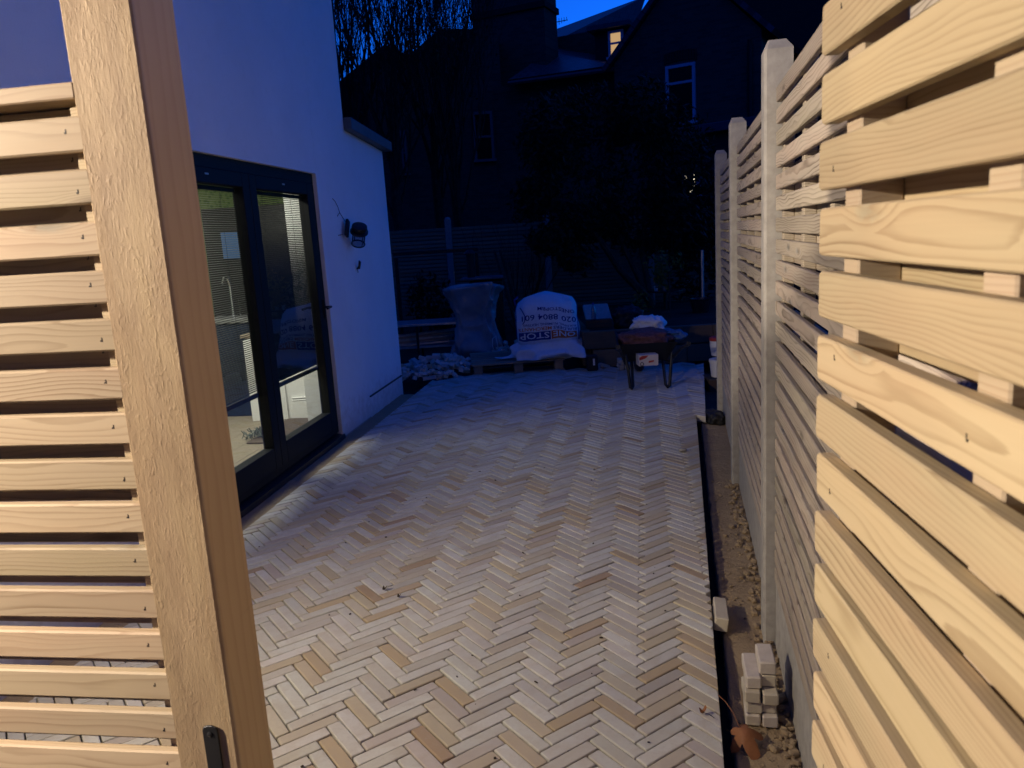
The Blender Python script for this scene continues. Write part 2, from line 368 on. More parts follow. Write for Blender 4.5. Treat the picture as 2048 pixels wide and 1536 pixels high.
def emit(name, col, k):
    t = NT(name); t.t.nodes.remove(t.b); e = t.n('ShaderNodeEmission'); e.inputs[0].default_value = (*col, 1); e.inputs[1].default_value = k
    t.l(e.outputs[0], t.out.inputs[0]); return t.m
M_litwin = emit('lit room behind curtain', (1.0, .62, .30), .55)
M_litwin2 = emit('lit kitchen window', (1.0, .85, .6), 1.6)
M_bluepane = emit('weak bluish glow', (.25, .42, .75), .3)
def leafmat(name, a, b, rough=.6):
    t = NT(name); g = t.n('ShaderNodeNewGeometry').outputs['Position']; f = t.noise(g, 2.3, 3.0)
    f2 = t.n('ShaderNodeNewGeometry').outputs['Random Per Island']
    return t.fin(t.mix(t.math('MULTIPLY', t.math('ADD', f, f2), .5), a, b), rough, None, .3)
M_leaf = leafmat('evergreen leaf', (.009, .015, .007), (.022, .034, .015), .6)
M_dry = leafmat('withered leaf', (.06, .05, .02), (.10, .07, .03))
M_yel = leafmat('yellow leaf', (.22, .15, .02), (.32, .24, .04))
M_bark = plain('bark', (.055, .043, .034), .9, .1, nscale=12, namp=.35, bump=.01, bscale=30)
M_bark2 = plain('paler bark', (.085, .065, .05), .9, .1, nscale=12, namp=.35, bump=.008, bscale=30)
M_bagw = plain('woven polypropylene', (.78, .79, .80), .6, .25, nscale=30, namp=.05, bump=.001, bscale=500)
M_blue = plain('blue print', (.02, .045, .22), .6, .25)
M_orange = plain('orange print', (.62, .17, .05), .6, .25)
M_tarp = plain('grey tarpaulin', (.27, .28, .29), .34, .5, nscale=5, namp=.2, bump=.004, bscale=14)
M_galv = plain('galvanised steel', (.45, .46, .48), .4, .5, .8, nscale=12, namp=.2)
M_red = plain('red print', (.42, .05, .04), .6)
M_plblue = plain('blue plastic sheet', (.07, .14, .24), .5)
M_pink = plain('printed sack', (.13, .055, .06), .7, nscale=26, namp=.45)
M_card = plain('printed carton', (.62, .55, .50), .6, nscale=10, namp=.1)
M_clear = glass('lantern glass', (.55, .6, .66), 1.3, .05)
M_dead = None
def mat_deadleaf():
    t = NT('dry plane leaf'); co = t.obj(); f = t.noise(co, 30.0, 5.0, .6)
    return t.fin(t.mix(f, (.16, .06, .025), (.36, .15, .06)), .6, t.bump(t.noise(co, 90.0, 4.0), .6, .002), .3)
M_dead = mat_deadleaf()

# ------------------------------------------------------------------ ground
def sheet(name, pts, z, mat, kind='structure', nx=1, parent=None):
    mb = MB(); mb.add([(p[0], p[1], p[2] if len(p) > 2 else z) for p in pts], [tuple(range(len(pts)))])
    o = mb.build(name, mat, parent); 
    if kind: o['kind'] = kind
    return o
sheet('ground', [(-140, -60), (140, -60), (140, 200), (-140, 200)], -.16, M_soil)

FD = Vector((.2215, .9751)); FN = Vector((-.9751, .2215))       # right-hand fence: along, towards the patio
FP = Vector((.928, 2.667))
def FW(s, n, z): return Vector((FP.x + FD.x * s + FN.x * n, FP.y + FD.y * s + FN.y * n, z))
WH = R_(8.2); WD = Vector((math.sin(WH), math.cos(WH))); WN = Vector((math.cos(WH), -math.sin(WH)))   # house wall
WP0 = Vector((-1.393, 5.952))
def WW(s, n, z): return Vector((WP0.x + WD.x * s + WN.x * n, WP0.y + WD.y * s + WN.y * n, z))

# patio: outline (x, y) counter-clockwise
E1 = Vector((.531, 1.92)); E3 = Vector((1.455, 5.976)); ED = (E3 - E1).normalized()
def edge_x(y): return E1.x + (y - E1.y) * ED.x / ED.y
L1 = Vector((-1.505, 4.214)); L3 = Vector((-1.03, 7.40)); LDv = (L3 - L1).normalized()
def left_x(y): return L1.x + (y - L1.y) * LDv.x / LDv.y
YN, YF = .75, 8.42
sheet('patio_base', [(left_x(YN), YN), (edge_x(YN) - .012, YN), (E3.x - .012, E3.y), (1.53, 6.04), (2.10, 8.5), (-.9, 8.5), (left_x(7.4), 7.4)], -.052, M_base)

def clip(poly, px, py, nx, ny):
    out = []
    for i in range(len(poly)):
        a, b = poly[i], poly[(i + 1) % len(poly)]
        da = (a[0] - px) * nx + (a[1] - py) * ny; db = (b[0] - px) * nx + (b[1] - py) * ny
        if da >= 0: out.append(a)
        if (da >= 0) != (db >= 0):
            k = da / (da - db); out.append((a[0] + (b[0] - a[0]) * k, a[1] + (b[1] - a[1]) * k))
    return out
def area(p): return .5 * sum(p[i][0] * p[(i + 1) % len(p)][1] - p[(i + 1) % len(p)][0] * p[i][1] for i in range(len(p)))
pr = random.Random(3)
TONES = [((.56, .56, .56), 30), ((.53, .525, .52), 24), ((.49, .475, .455), 12), ((.50, .46, .40), 14), ((.49, .43, .335), 9), ((.45, .36, .25), 6), ((.38, .28, .19), 2), ((.47, .43, .43), 4), ((.42, .39, .385), 2)]
def tone():
    k = pr.random() * sum(w for _, w in TONES)
    for c, w in TONES:
        k -= w
        if k <= 0: break
    j = pr.uniform(.93, 1.06); return tuple(min(.8, x * j * q * pr.uniform(.985, 1.015)) for x, q in zip(c, (1.02, 1.0, .90)))
def paver_into(mb, poly, z0, thick=.05, origin=None):
    """poly: world xy convex ccw. worn edges, slightly uneven"""
    n = len(poly); cx = sum(p[0] for p in poly) / n; cy = sum(p[1] for p in poly) / n
    o = origin or (0, 0)
    ring = []
    for i in range(n):
        a, b, c = Vector(poly[i - 1]), Vector(poly[i]), Vector(poly[(i + 1) % n])
        e1 = (a - b); e2 = (c - b); r = min(pr.uniform(.003, .008), e1.length * .3, e2.length * .3)
        ring.append(b + e1.normalized() * r + e2.normalized() * r * .12)
        ring.append(b + (e1.normalized() + e2.normalized()) * r * .3)
        ring.append(b + e2.normalized() * r + e1.normalized() * r * .12)
        if e2.length > .07: ring.append((b + c) / 2 + Vector((pr.uniform(-1, 1), pr.uniform(-1, 1))) * .0009)
    m = len(ring); ct = Vector((cx, cy)); tx, ty = pr.uniform(-.012, .012), pr.uniform(-.012, .012)
    bb = pr.uniform(.0026, .0048); b0 = len(mb.v)
    def off(p, d):
        v = ct - p; return p + v.normalized() * d if v.length > 1e-6 else p
    # inset per edge normal: approximate with polygon offset towards the long axis
    prof = [(0.0, -thick), (0.0, -bb), (bb * .35, -bb * .3), (bb * 1.1, 0.0)]
    ax = Vector(poly[1]) - Vector(poly[0]); bx = Vector(poly[2]) - Vector(poly[1])
    if bx.length > ax.length: ax = bx
    ax.normalize(); ay = Vector((-ax.y, ax.x))
    us = [(p - ct).dot(ax) for p in ring]; vs = [(p - ct).dot(ay) for p in ring]
    hu, hv = max(abs(u) for u in us), max(abs(v) for v in vs)
    for d, z in prof:
        for p, u, v in zip(ring, us, vs):
            q = ct + ax * (u * (1 - d / max(hu, .004))) + ay * (v * (1 - d / max(hv, .004)))
            mb.v.append((q.x - o[0], q.y - o[1], z0 + z + (u * tx + v * ty if z > -thick else 0)))
    for r in range(3):
        for i in range(m): mb.quad(b0 + r * m + i, b0 + r * m + (i + 1) % m, b0 + (r + 1) * m + (i + 1) % m, b0 + (r + 1) * m + i)
    mb.quad(*[b0 + 3 * m + i for i in range(m)])
w_ = .0494; nn = 4
A_ = Vector((math.sin(R_(145.2)), math.cos(R_(145.2)))); B_ = Vector((math.sin(R_(55.2)), math.cos(R_(55.2))))
ORG = Vector((.2405, 2.313))
jt = .0019
bricks = []
def brick_at(a0, b0, da, db):
    g = jt
    cs = [(a0 + g, b0 + g), (a0 + da - g, b0 + g), (a0 + da - g, b0 + db - g), (a0 + g, b0 + db - g)]
    pl = [ORG + A_ * a + B_ * b for a, b in cs]
    c = sum(pl, Vector((0, 0))) / 4
    if not (-2.2 < c.x < 2.6 and YN - .1 < c.y < YF + .15): return
    pl = [(p.x, p.y) for p in pl]
    if area(pl) < 0: pl.reverse()
    full = abs(area(pl))
    q = clip(pl, E1.x, E1.y, -ED.y, ED.x) if c.y < 6.0 else clip(pl, 1.545, 6.04, -.970, .242)
    q = clip(q, L1.x, L1.y, LDv.y, -LDv.x) if q else q
    if q: q = clip(q, 0, YN, 0, 1)
    if len(q) < 3 or abs(area(q)) < full * .06: return
    if c.y > YF and not (-.6 < c.x < 2.1): return
    # drop clipped duplicates
    qq = [p for i, p in enumerate(q) if (Vector(p) - Vector(q[i - 1])).length > .004]
    if len(qq) >= 3: bricks.append((c, qq))
N_ = 130
for i in range(-N_, N_):
    for j in range(-14, 15):
        a, b = i + 2 * nn * j, -i - 1
        if abs((ORG + (A_ * a + B_ * b) * w_).x) < 3: brick_at(a * w_, b * w_, nn * w_, w_)
        c_ = i; x, y = c_ + 2 * nn * j, c_ - 2 * nn + 1
        if abs((ORG + (A_ * x - B_ * y) * w_).x) < 3: brick_at(x * w_, -(y + nn) * w_, w_, nn * w_)
def inview(c): 
    p = M.inverted() @ Vector((c.x, c.y, 0)); 
    u = 1024 + 1540 * p.x / -p.z; v = 768 - 1540 * p.y / -p.z
    return p.z < 0 and 470 < u < 1500 and v < 1580
vis = sorted([b for b in bricks if inview(b[0])], key=lambda b: b[0].length)
near = set(id(b) for b in vis[:300])
patio = bpy.data.objects['patio_base']; patio.name = 'patio'
rest = MB()
for b in bricks:
    z = pr.uniform(-.002, .0015)
    if id(b) in near:
        mb = MB(); mb.col = tone(); paver_into(mb, b[1], z, origin=(b[0].x, b[0].y))
        mb.build('paver', M_paver, patio, loc=(b[0].x, b[0].y, 0))
    else:
        rest.col = tone(); paver_into(rest, b[1], z)
tag(rest.build('pavers', M_paver, patio), kind='stuff')

# sand strip by the fence: uneven grid, with a narrow trench shaped along the paving edge for its shadow
def ngrid(name, fn, nu, nv, mat, smooth=True, kind='structure', parent=None):
    mb = MB()
    for i in range(nu + 1):
        for j in range(nv + 1): mb.v.append(tuple(fn(i / nu, j / nv)))
    for i in range(nu):
        for j in range(nv): mb.quad(i * (nv + 1) + j, (i + 1) * (nv + 1) + j, (i + 1) * (nv + 1) + j + 1, i * (nv + 1) + j + 1)
    o = mb.build(name, mat, parent, smooth=smooth)
    if kind: o['kind'] = kind
    return o
def sandf(u, v):
    y = 1.2 + u * 4.9
    x0 = edge_x(y) + .002; x1 = FP.x + FD.x / FD.y * (y - FP.y) + .06
    tr = .036 + .010 * noise.noise(Vector((y * 9, 3.1, 0))) + .006 * noise.noise(Vector((y * 40, 1.1, 0)))
    tr += .004; t = max(0.0, (v * 24 - 1) / 23.0); x = x0 + tr + (x1 - x0 - tr) * t
    if v == 0: return Vector((x - .004, y, -.15))
    z = -.066 + .010 * noise.noise(Vector((x * 7, y * 7, 0))) + .004 * noise.noise(Vector((x * 30, y * 30, 2))) - .006 * t
    return Vector((x, y, z))
ngrid('sand_bed', sandf, 220, 24, M_sand)
def shadowf(u, v):
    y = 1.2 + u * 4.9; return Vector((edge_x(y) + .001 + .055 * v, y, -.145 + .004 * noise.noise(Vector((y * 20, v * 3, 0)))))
ngrid('edge_shadow_strip', shadowf, 60, 2, M_edgeshadow)  # black strip standing in for the shadow the paving edge casts
def dirtf(u, v):
    y = 1.0 + u * 6.75; x0 = WP0.x + WD.x / WD.y * (y - WP0.y) - .12; x1 = left_x(y) + .01
    x = x0 + (x1 - x0) * v
    return Vector((x, y, -.006 + .006 * noise.noise(Vector((x * 12, y * 12, 5))) + .003 * noise.noise(Vector((x * 45, y * 45, 5))) - .015 * v))
ngrid('earth_strip', dirtf, 140, 10, M_sand)

# ------------------------------------------------------------------ slat meshes and slatted panels
def slat_mesh(name, L, h, t, mat, r=.006, pins=(), side=1, ch=.0028):
    mb = MB();  mb.prism(rrect(L, h, r, -L / 2, -h / 2), -t / 2, t / 2, ch)
    mb.cur = 1
    for x, z in pins:
        mb.box((x, side * (t / 2), z), (.0011, .0010, .006)); mb.box((x + .002, side * (t / 2), z - .002), (.0012, .0009, .0022))
    return mb.mesh(name, [mat, M_blk])
PITCH, SH, ST = .07, .0475, .018

# right-hand fence
fence = empty('slatted_fence', FW(0, 0, 0)); tag(fence, 'long double slatted timber fence with concrete posts down the right of the paving', 'fence')
def fl(p): return Vector(p) - fence.location
pm = MB()
def post_mesh():
    mb = MB(); d = .037; w = .10; ch = .009
    prof = [(-.055, 0.0), (d - ch, 0.0), (d, ch), (d, w - ch), (d - ch, w), (-.055, w)]
    ring = lambda z, k=1.0: [Vector((FN.x * (n * k) + FD.x * (.05 + (s - .05) * k), FN.y * (n * k) + FD.y * (.05 + (s - .05) * k), z)) for n, s in prof]
    vs = ring(-.12) + ring(2.055) + ring(2.085, .62); fs = [tuple(range(5, -1, -1)), tuple(range(12, 18))]
    for r in range(2):
        for i in range(6): fs.append((r * 6 + i, r * 6 + (i + 1) % 6, r * 6 + 6 + (i + 1) % 6, r * 6 + 6 + i))
    # make outward winding regardless of side
    mb.add(vs, fs); me = mb.mesh('concrete_post', M_conc); bm = bmesh.new(); bm.from_mesh(me); bmesh.ops.recalc_face_normals(bm, faces=bm.faces); bm.to_mesh(me); bm.free(); return me
PME = post_mesh()
SP = [-1.93, 0.0, 1.88, 3.80]
for s in SP[1:]: link('concrete_post', PME, fence, fl(FW(s, 0, 0)))
ang = math.atan2(FD.y, FD.x)
smesh = {}
for k in range(3):
    s0, s1 = SP[k] + .106, SP[k + 1] - .014; Lh = s1 - s0; mid = (s0 + s1) / 2
    gb = MB(); gb.box((0, 0, .04), (Lh + .01, .045, .30), b=.006); gb.build('gravel_board', M_conc, fence, fl(FW(mid, -.028, .01)), (0, 0, ang))
    bt = MB()
    pn = bt
    for q in range(5): bt.box((-Lh / 2 + .035 + (Lh - .07) * q / 4, 0, 0), (.045, .034, 1.75), b=.002)
    panel = bt.build('fence_panel', M_batten if False else M_fence, fence, fl(FW(mid, -.018 - .0175, 1.08)), (0, 0, ang))
    smf = slat_mesh('slat', Lh, SH, ST, M_fence); smr = smf
    for i in range(25):
        z = -.875 + .0225 + i * PITCH
        link('slat', smf, panel, (random.uniform(-.002, .002), .0265, z + random.uniform(-.001, .001)))
        if i < 24: link('slat', smr, panel, (0, -.0265, z + PITCH / 2))
# note: local +y of the panel points to the patio side

# gate leaf on the right
GH = R_(5.6); GD = Vector((-math.sin(GH), -math.cos(GH))); GN = Vector((-math.cos(GH), math.sin(GH)))
GP = Vector((.362, .872)); GL = 1.02
gate = empty('slatted_gate', (GP.x, GP.y, .06)); gang = math.atan2(GD.y, GD.x)
gate.rotation_euler = (0, 0, gang)
tag(gate, 'open gate leaf of bright new pine slats, close up at the right edge', 'gate')
# local x runs from the free edge towards the camera, local -y faces the opening
for t in (.05, .345, .64, .94):
    b = MB(); b.box((0, 0, 0), (.044, .044, 1.88), b=.002); b.build('batten', M_batten, gate, (t, .009 + .022, .95 - .06))
gs = slat_mesh('slat', GL, .0515, ST, M_gate, .006, (), -1, .0018)
gs2 = slat_mesh('slat', GL, .0515, ST, M_gate, .006, ((-GL / 2 + .05, -.006),), -1, .0018)
gs3 = slat_mesh('slat', GL, .0515, ST, M_gate, .006, ((-GL / 2 + .062, .009), (-GL / 2 + .352, -.002)), -1, .0018)
for i in range(27):
    z = .02 + i * PITCH + .005
    link('slat', (gs, gs2, gs, gs3, gs)[i % 5], gate, (GL / 2 + random.uniform(-.003, .002), random.uniform(-.0008, .0008), z + random.uniform(-.0012, .0012)), (random.uniform(-.015, .015), random.uniform(-.001, .001), 0))
    if i < 26: link('slat', gs, gate, (GL / 2 + .022, .009 + .044 + .009, z + PITCH / 2))

# slatted screen and its post on the left
UH = R_(8.69); UD = Vector((-math.cos(UH), math.sin(UH))); UB = Vector((math.sin(UH), math.cos(UH)))   # along (left), away
post = empty('gate_post', (-.5235, 1.105, 0)); tag(post, 'thick rough-sawn timber gate post at the left of the opening', 'post')
pangle = -R_(8.69)
def post_body():
    mb = MB(); mb.box((0, .055, 1.15), (.104, .108, 2.5), b=.003); return mb
post.rotation_euler = (0, 0, pangle)
post_body().build('post_body', M_post, post)
lt = MB(); lt.prism(rrect(.026, .16, .009, -.013, -.16), -.004, 0.0, .001); lt.box((0, -.009, -.105), (.010, .012, .05), b=.002)
for zz in (-.014, -.145): lt.lathe([(.0045, 0), (.0045, .002), (.002, .003)], 8, Matrix.Rotation(R_(90), 3, 'X'), (0, -.004, zz))
lt.build('latch_keep', M_blk, post, (.014, -.0005, .772))
scr = empty('slatted_screen', (-.577, 1.124, 0), pangle + PI); tag(scr, 'fixed screen of new pine slats left of the rough gate post', 'screen')
# local x to the left (after the half turn), local +y towards the camera
SL = 1.35
sso = slat_mesh('slat', SL, SH, ST, M_slat, .004, ((-SL / 2 + .022, -.006),), 1)
ss = slat_mesh('slat', SL, SH, ST, M_slat, .004, ((-SL / 2 + .026, .004), (-SL / 2 + .45, -.004), (-SL / 2 + .90, .003)), 1)
for i in range(25):
    z = 1.675 - i * PITCH
    link('slat', (ss, sso)[i % 3 == 1], scr, (SL / 2 - .010, random.uniform(-.0008, .0008), z + random.uniform(-.0012, .0012)), (random.uniform(-.012, .012), random.uniform(-.0012, .0012), 0))
    link('slat', ss, scr, (SL / 2 + .016, -.009 - .022 - .009, z - PITCH / 2 + .004))
for t in (.009, .45, .9, 1.3):
    b = MB(); b.box((0, 0, 0), (.018 if t < .1 else .04, .0215, 1.70), b=.0015); b.build('batten', M_slat, scr, (t + .001, -.009 - .011, .865))
b = MB(); b.box((0, 0, 0), (SL, .075, .022), b=.002); b.build('top_rail', M_slat, scr, (SL / 2 - .006, -.028, 1.733))
b = MB(); b.box((0, 0, 0), (SL, .02, .10), b=.002); b.build('rear_rail', M_slat, scr, (SL / 2 + .001, -.052, 1.670))

# ------------------------------------------------------------------ white house
house = empty('white_house', WW(-1, 0, 0), -WH); tag(house, 'white rendered house wall with dark glazed french doors on the left', 'house')
HR = Matrix.Rotation(WH, 3, 'Z')
def hl(s, n, z):   # local coords: local y along the wall (s), local x outward (n)
    return (n, s + 1.0, z)
def hbox(name, s0, s1, n0, n1, z0, z1, mat, parent=None, b=0.0):
    mb = MB(); c = hl((s0 + s1) / 2, (n0 + n1) / 2, (z0 + z1) / 2); mb.box((0, 0, 0), (n1 - n0, s1 - s0, z1 - z0), b=b)
    return mb.build(name, mat, parent or house, c)
DS0, DS1, DZ0, DZ1 = -2.10, .075, .05, 2.06
# main wall pieces round the opening
hbox('wall', -9.0, DS0, -.28, 0, -.12, 7.5, M_render)
hbox('wall', DS0, DS1, -.28, 0, DZ1, 7.5, M_render)
hbox('wall', DS1, .815, -.28, 0, -.0, 7.5, M_render, b=.004)
hbox('plinth', DS1 + .0, .812, -.27, -.004, -.12, -.002, M_conc)
# lower side extension, sloping top
ex = MB(); ex.prism([(0, -.12), (1.08, -.12), (1.08, 2.40), (0, 2.47)], .006, .26)
ex.build('extension_wall', M_render, house, hl(.816, 0, 0), (0, 0, R_(90)))
hbox('render_bead', .83, 1.86, -.01, .006, .17, .182, M_blkp)
fa = MB(); fa.prism([(-.02, 2.472), (1.16, 2.402), (1.16, 2.49), (-.02, 2.565)], -.07, .10, .003)
fo = fa.build('fascia', M_lead, house, hl(.83, 0, 0), (0, 0, R_(90)))
rf = MB(); rf.prism([(-.0, 2.57), (1.14, 2.494), (1.14, 2.50), (-.0, 2.576)], .05, 3.0); rf.build('extension_roof', M_lead, house, hl(.83, 0, 0), (0, 0, R_(90)))
hbox('side_wall', 1.66, 1.89, -3.2, -.27, -.12, 2.38, M_render)
hbox('wall', .56, .81, -3.4, -.29, 2.55, 7.5, M_render)
hbox('roof', -9.1, .9, -6.0, .15, 7.505, 7.7, M_lead)
# doors
door = empty('french_door', hl(0, 0, 0)); door.parent = house
def dbox(name, s0, s1, n0, n1, z0, z1, mat, b=.003): return hbox(name, s0, s1, n0, n1, z0, z1, mat, None, b)
fr = MB()
def fb(mb, s0, s1, n0, n1, z0, z1, b=.003):
    mb.box(hl((s0 + s1) / 2, (n0 + n1) / 2, (z0 + z1) / 2), (n1 - n0, s1 - s0, z1 - z0), b=b)
bpy.data.objects.remove(door)
N0, N1 = -.10, -.03
for a, b_, c, d in ((DS0, DS1, DZ1 - .075, DZ1 - .001), (DS0, DS1, DZ0, DZ0 + .05)): fb(fr, a + .001, b_ - .001, N0, N1, c, d)
for a, b_ in ((DS0, DS0 + .07), (DS1 - .07, DS1)): fb(fr, a + .001, b_ - .001, N0, N1, DZ0 + .051, DZ1 - .076)
door = fr.build('french_door', M_frame, house)
for leaf, (s0, s1, tilt) in enumerate(((-2.028, -1.013, 0), (-1.009, .003, 1))):
    lf = MB(); g0, g1 = s0 + .092, s1 - .092; z0, z1, gz0, gz1 = DZ0 + .052, DZ1 - .077, .245, 1.90
    for a, b_ in ((s0, g0), (g1, s1)): fb(lf, a, b_, N0 + .008, N1 + .012, z0, z1)
    fb(lf, g0 + .0005, g1 - .0005, N0 + .008, N1 + .012, z0, gz0); fb(lf, g0 + .0005, g1 - .0005, N0 + .008, N1 + .012, gz1, z1)
    lf.build('door_leaf', M_frame, door)
    gl = MB(); fb(gl, g0 - .004, g1 + .004, -.055, -.051, gz0 - .004, gz1 + .004, b=0); gl.build('pane', M_glass, door)
    bd = MB(); n_ = 96
    for i in range(n_):
        z = .635 + (gz1 - .035 - .635) * i / (n_ - 1)
        k_ = max(0.0, min(1.0, (z - 1.2) / .6)); a = R_(12) if tilt == 0 else R_(80 - 52 * k_ * k_ * (3 - 2 * k_))
        bd.box(hl((g0 + g1) / 2, -.085, z), (.0125, g1 - g0 - .012, .0011), mat=Matrix.Rotation(a, 3, 'Y'))
    fb(bd, g0 + .004, g1 - .004, -.095, -.075, .590, .618); fb(bd, g0 + .004, g1 - .004, -.097, -.073, gz1 - .028, gz1 - .003)
    for q in (.22, .78): bd.box(hl(g0 + (g1 - g0) * q, -.0765, 1.24), (.0012, .0022, 1.25))
    tag(bd.build('blind', M_blind, door), kind='stuff')
    vt = MB(); fb(vt, (s0 + s1) / 2 - .02, (s0 + s1) / 2 + .02, N1 + .012, N1 + .016, 1.945, 1.955, b=.001); vt.build('trickle_vent', M_galv, door)
hd = MB(); fb(hd, -.02, -.0, -.018, -.004, .97, 1.12); hd.tube([hl(-.010, -.006, 1.06), hl(-.010, .045, 1.06), hl(-.10, .048, 1.055)], .009, 8); hd.build('handle', M_blk, door, smooth=False)
sl = MB(); sl.prism([(-.12, .0), (.012, -.012), (.012, .026), (-.12, .048)], DS0 - .02, .10, .003); 
so = sl.build('sill', M_sill, house, hl(0, 0, 0))
dp = MB(); fb(dp, DS0 - .02, 1.86, -.02, .006, -.10, -.030, .004); dp.build('damp_course', M_sill, house)
# room behind the glass
fl_ = MB()
for i in range(16):
    w0 = -.30 - i * .19
    fl_.box(hl(-.9, w0 - .095, .03), (.187, 5.4, .04), b=.001)
fl_.build('room_floor', M_oak, house)
rc = MB(); rc.box(hl(-.9, -1.75, 2.52), (2.9, 5.4, .04)); rc.build('ceiling', M_white, house)
hbox('end_wall', 1.40, 1.46, -3.2, -.29, .05, 2.5, M_green)
hbox('inner_wall', -3.6, 1.40, -3.26, -3.2, .05, 2.5, M_green)
hbox('inner_wall', -3.66, -3.6, -3.2, -.29, .05, 2.5, M_white)
cb = hbox('cupboard', 1.10, 1.395, -1.53, -.30, .052, 1.92, M_dkwood, b=.004)
bpane = hbox('blue_pane', 1.088, 1.098, -1.36, -1.20, 1.46, 1.70, M_bluepane)  # weakly glowing bluish rectangle set against the cupboard front
tag(bpane, 'small bluish glowing pane at the back of the room')
ctr = hbox('worktop', .72, 1.09, -1.75, -.95, .90, .94, M_galv, b=.004)
hbox('counter', .74, 1.088, -1.73, -.97, .052, .899, M_navy, b=.004)
tp = MB(); tp.tube([hl(.93, -1.25, .94), hl(.93, -1.25, 1.22), hl(.90, -1.25, 1.29), hl(.84, -1.25, 1.30), hl(.80, -1.25, 1.25)], .012, 8)
tp.tube([hl(.93, -1.18, .94), hl(.93, -1.18, 1.10)], .008, 6); tp.build('tap', M_chrome, house)
# panelled white unit with wooden top
un = empty('kitchen_unit', (-1.93, 6.62, .052)); tag(un, 'white panelled kitchen unit with a wooden top, seen through the glass doors', 'kitchen unit')
u = MB(); u.box((0, .25, .36), (.72, .5, .72), b=.003); u.build('carcass', M_white, un)
pf = MB()
for x0, x1, z0, z1 in ((-.36, -.045, .0, .72), (.0, .36, .0, .155), (.0, .36, .62, .72), (.31, .36, .155, .62)): pf.box(((x0 + x1) / 2, -.009, (z0 + z1) / 2), (x1 - x0, .017, z1 - z0), b=.002)
for z in (.165, .185): pf.box((.155, -.010, z), (.31, .02, .012), b=.004)
pf.build('panel_front', M_white, un)
u = MB(); u.box((0, .25, .745), (.76, .54, .03), b=.004); u.build('unit_top', M_oak, un)
pl_ = empty('pot_plant', (-2.18, 6.75, .81)); tag(pl_, 'small yellow green pot plant on the kitchen unit behind the glass', 'plant')
u = MB(); u.lathe([(.03, 0), (.042, .06), (.038, .06), (.03, .05)], 12); u.build('pot', M_white, pl_)
u = MB()
for i in range(40):
    a, e = random.uniform(0, 6.28), random.uniform(.2, 1.3); d = Vector((math.cos(a) * math.cos(e), math.sin(a) * math.cos(e), math.sin(e))); p = Vector((0, 0, .05)) + d * random.uniform(.03, .09)
    sd = d.cross(Vector((.3, .2, 1))).normalized() * .011; u.add([p - d * .018, p + sd, p + d * .018, p - sd], [(0, 1, 2, 3)])
u.build('foliage', M_yel, pl_)
rug = MB(); rug.box((0, 0, 0), (.62, .8, .012), b=.004); ro = rug.build('door_mat', plain('brown mat', (.12, .095, .075), .95, .1, nscale=60, namp=.4, bump=.004, bscale=200), None, (-1.72, 6.15, .058), (0, 0, -WH))
tag(ro, 'dark brown mat on the room floor in front of the white unit', 'mat')
fz = MB(); 
for i in range(120):
    a = random.uniform(0, 6.28); r = random.uniform(0, .10); p = Vector((r * math.cos(a) * 1.4, r * math.sin(a), random.uniform(.0, .07) * (1 - r * 6)))
    d = Vector((random.uniform(-1, 1), random.uniform(-1, 1), random.uniform(0, 1))).normalized(); fz.tube([p, p + d * .02, p + d * .035 + Vector((0, 0, .008))], .0035, 4, cap=False)
fo_ = fz.build('knotted_rope_toy', plain('green grey yarn', (.18, .21, .19), .9, .1), None, (-2.03, 5.95, .06)); tag(fo_, 'tangled grey green rope toy lying on the room floor by the mat', 'toy')
lamp('room_light', 'AREA', WW(-.75, -1.1, 2.46), 90, (1.0, .93, .82), size=.9, sy=1.6)
lamp('hall_light', 'POINT', WW(.2, -2.6, 2.2), 4, (1.0, .9, .75), size=.1)

# ------------------------------------------------------------------ wall lantern, hook
lan = empty('wall_lantern', WW(.60, .0, 1.60)); lan.rotation_euler = (0, 0, -WH)
tag(lan, 'old bulkhead lantern hanging askew from its wires on the white wall', 'lantern')
LR = Matrix.Rotation(R_(28), 3, 'X') @ Matrix.Rotation(R_(-62), 3, 'Y')
pk = MB(); pk.box((.035, -.045, .055), (.022, .055, .15), mat=Matrix.Rotation(R_(-30), 3, 'X') , b=.004); pk.build('backplate', M_blk, lan)
ax = Matrix.Rotation(R_(30), 3, 'X') @ Matrix.Rotation(R_(18), 3, 'Y')
bd = MB(); bd.lathe([(.03, .075), (.062, .07), (.066, .045), (.058, .03), (.075, .022), (.075, .008), (.06, 0.0)], 20, ax, (.10, .05, .01)); bd.build('cap', M_blk, lan)
gb_ = MB(); gb_.lathe([(.055, 0), (.055, -.09), (.047, -.105)], 20, ax, (.10, .05, .01)); gb_.build('glass', M_clear, lan)
rg_ = MB(); 
for k in range(20):
    a0, a1 = 2 * PI * k / 20, 2 * PI * (k + 1) / 20
    rg_.tube([Vector((.10, .05, .01)) + ax @ Vector((.055 * math.cos(q), .055 * math.sin(q), -.105)) for q in (a0, a1)], .006, 5)
for k in range(4):
    q = PI / 4 + k * PI / 2; rg_.tube([Vector((.10, .05, .01)) + ax @ Vector((.059 * math.cos(q), .059 * math.sin(q), z)) for z in (.01, -.105)], .004, 5)
rg_.build('cage', M_blk, lan)
wr = MB(); wr.tube([(.0, -.225, .29), (.012, -.20, .265), (.02, -.17, .22), (.018, -.14, .18), (.03, -.095, .13), (.036, -.06, .10)], .0028, 5); wr.tube([(.0, -.155, .15), (.01, -.145, .17), (.018, -.135, .18)], .0025, 5)
wr.tube([(.0, -.175, -.0), (.02, -.13, .005)], .003, 5); wr.build('wire', M_blk, lan)
hk = MB(); hk.prism([(0, 0), (.03, .0), (.045, .06), (.03, .075), (.022, .03)], -.012, .012, .002); hk.tube([(.01, 0, 0), (.012, 0, -.03)], .003, 5)
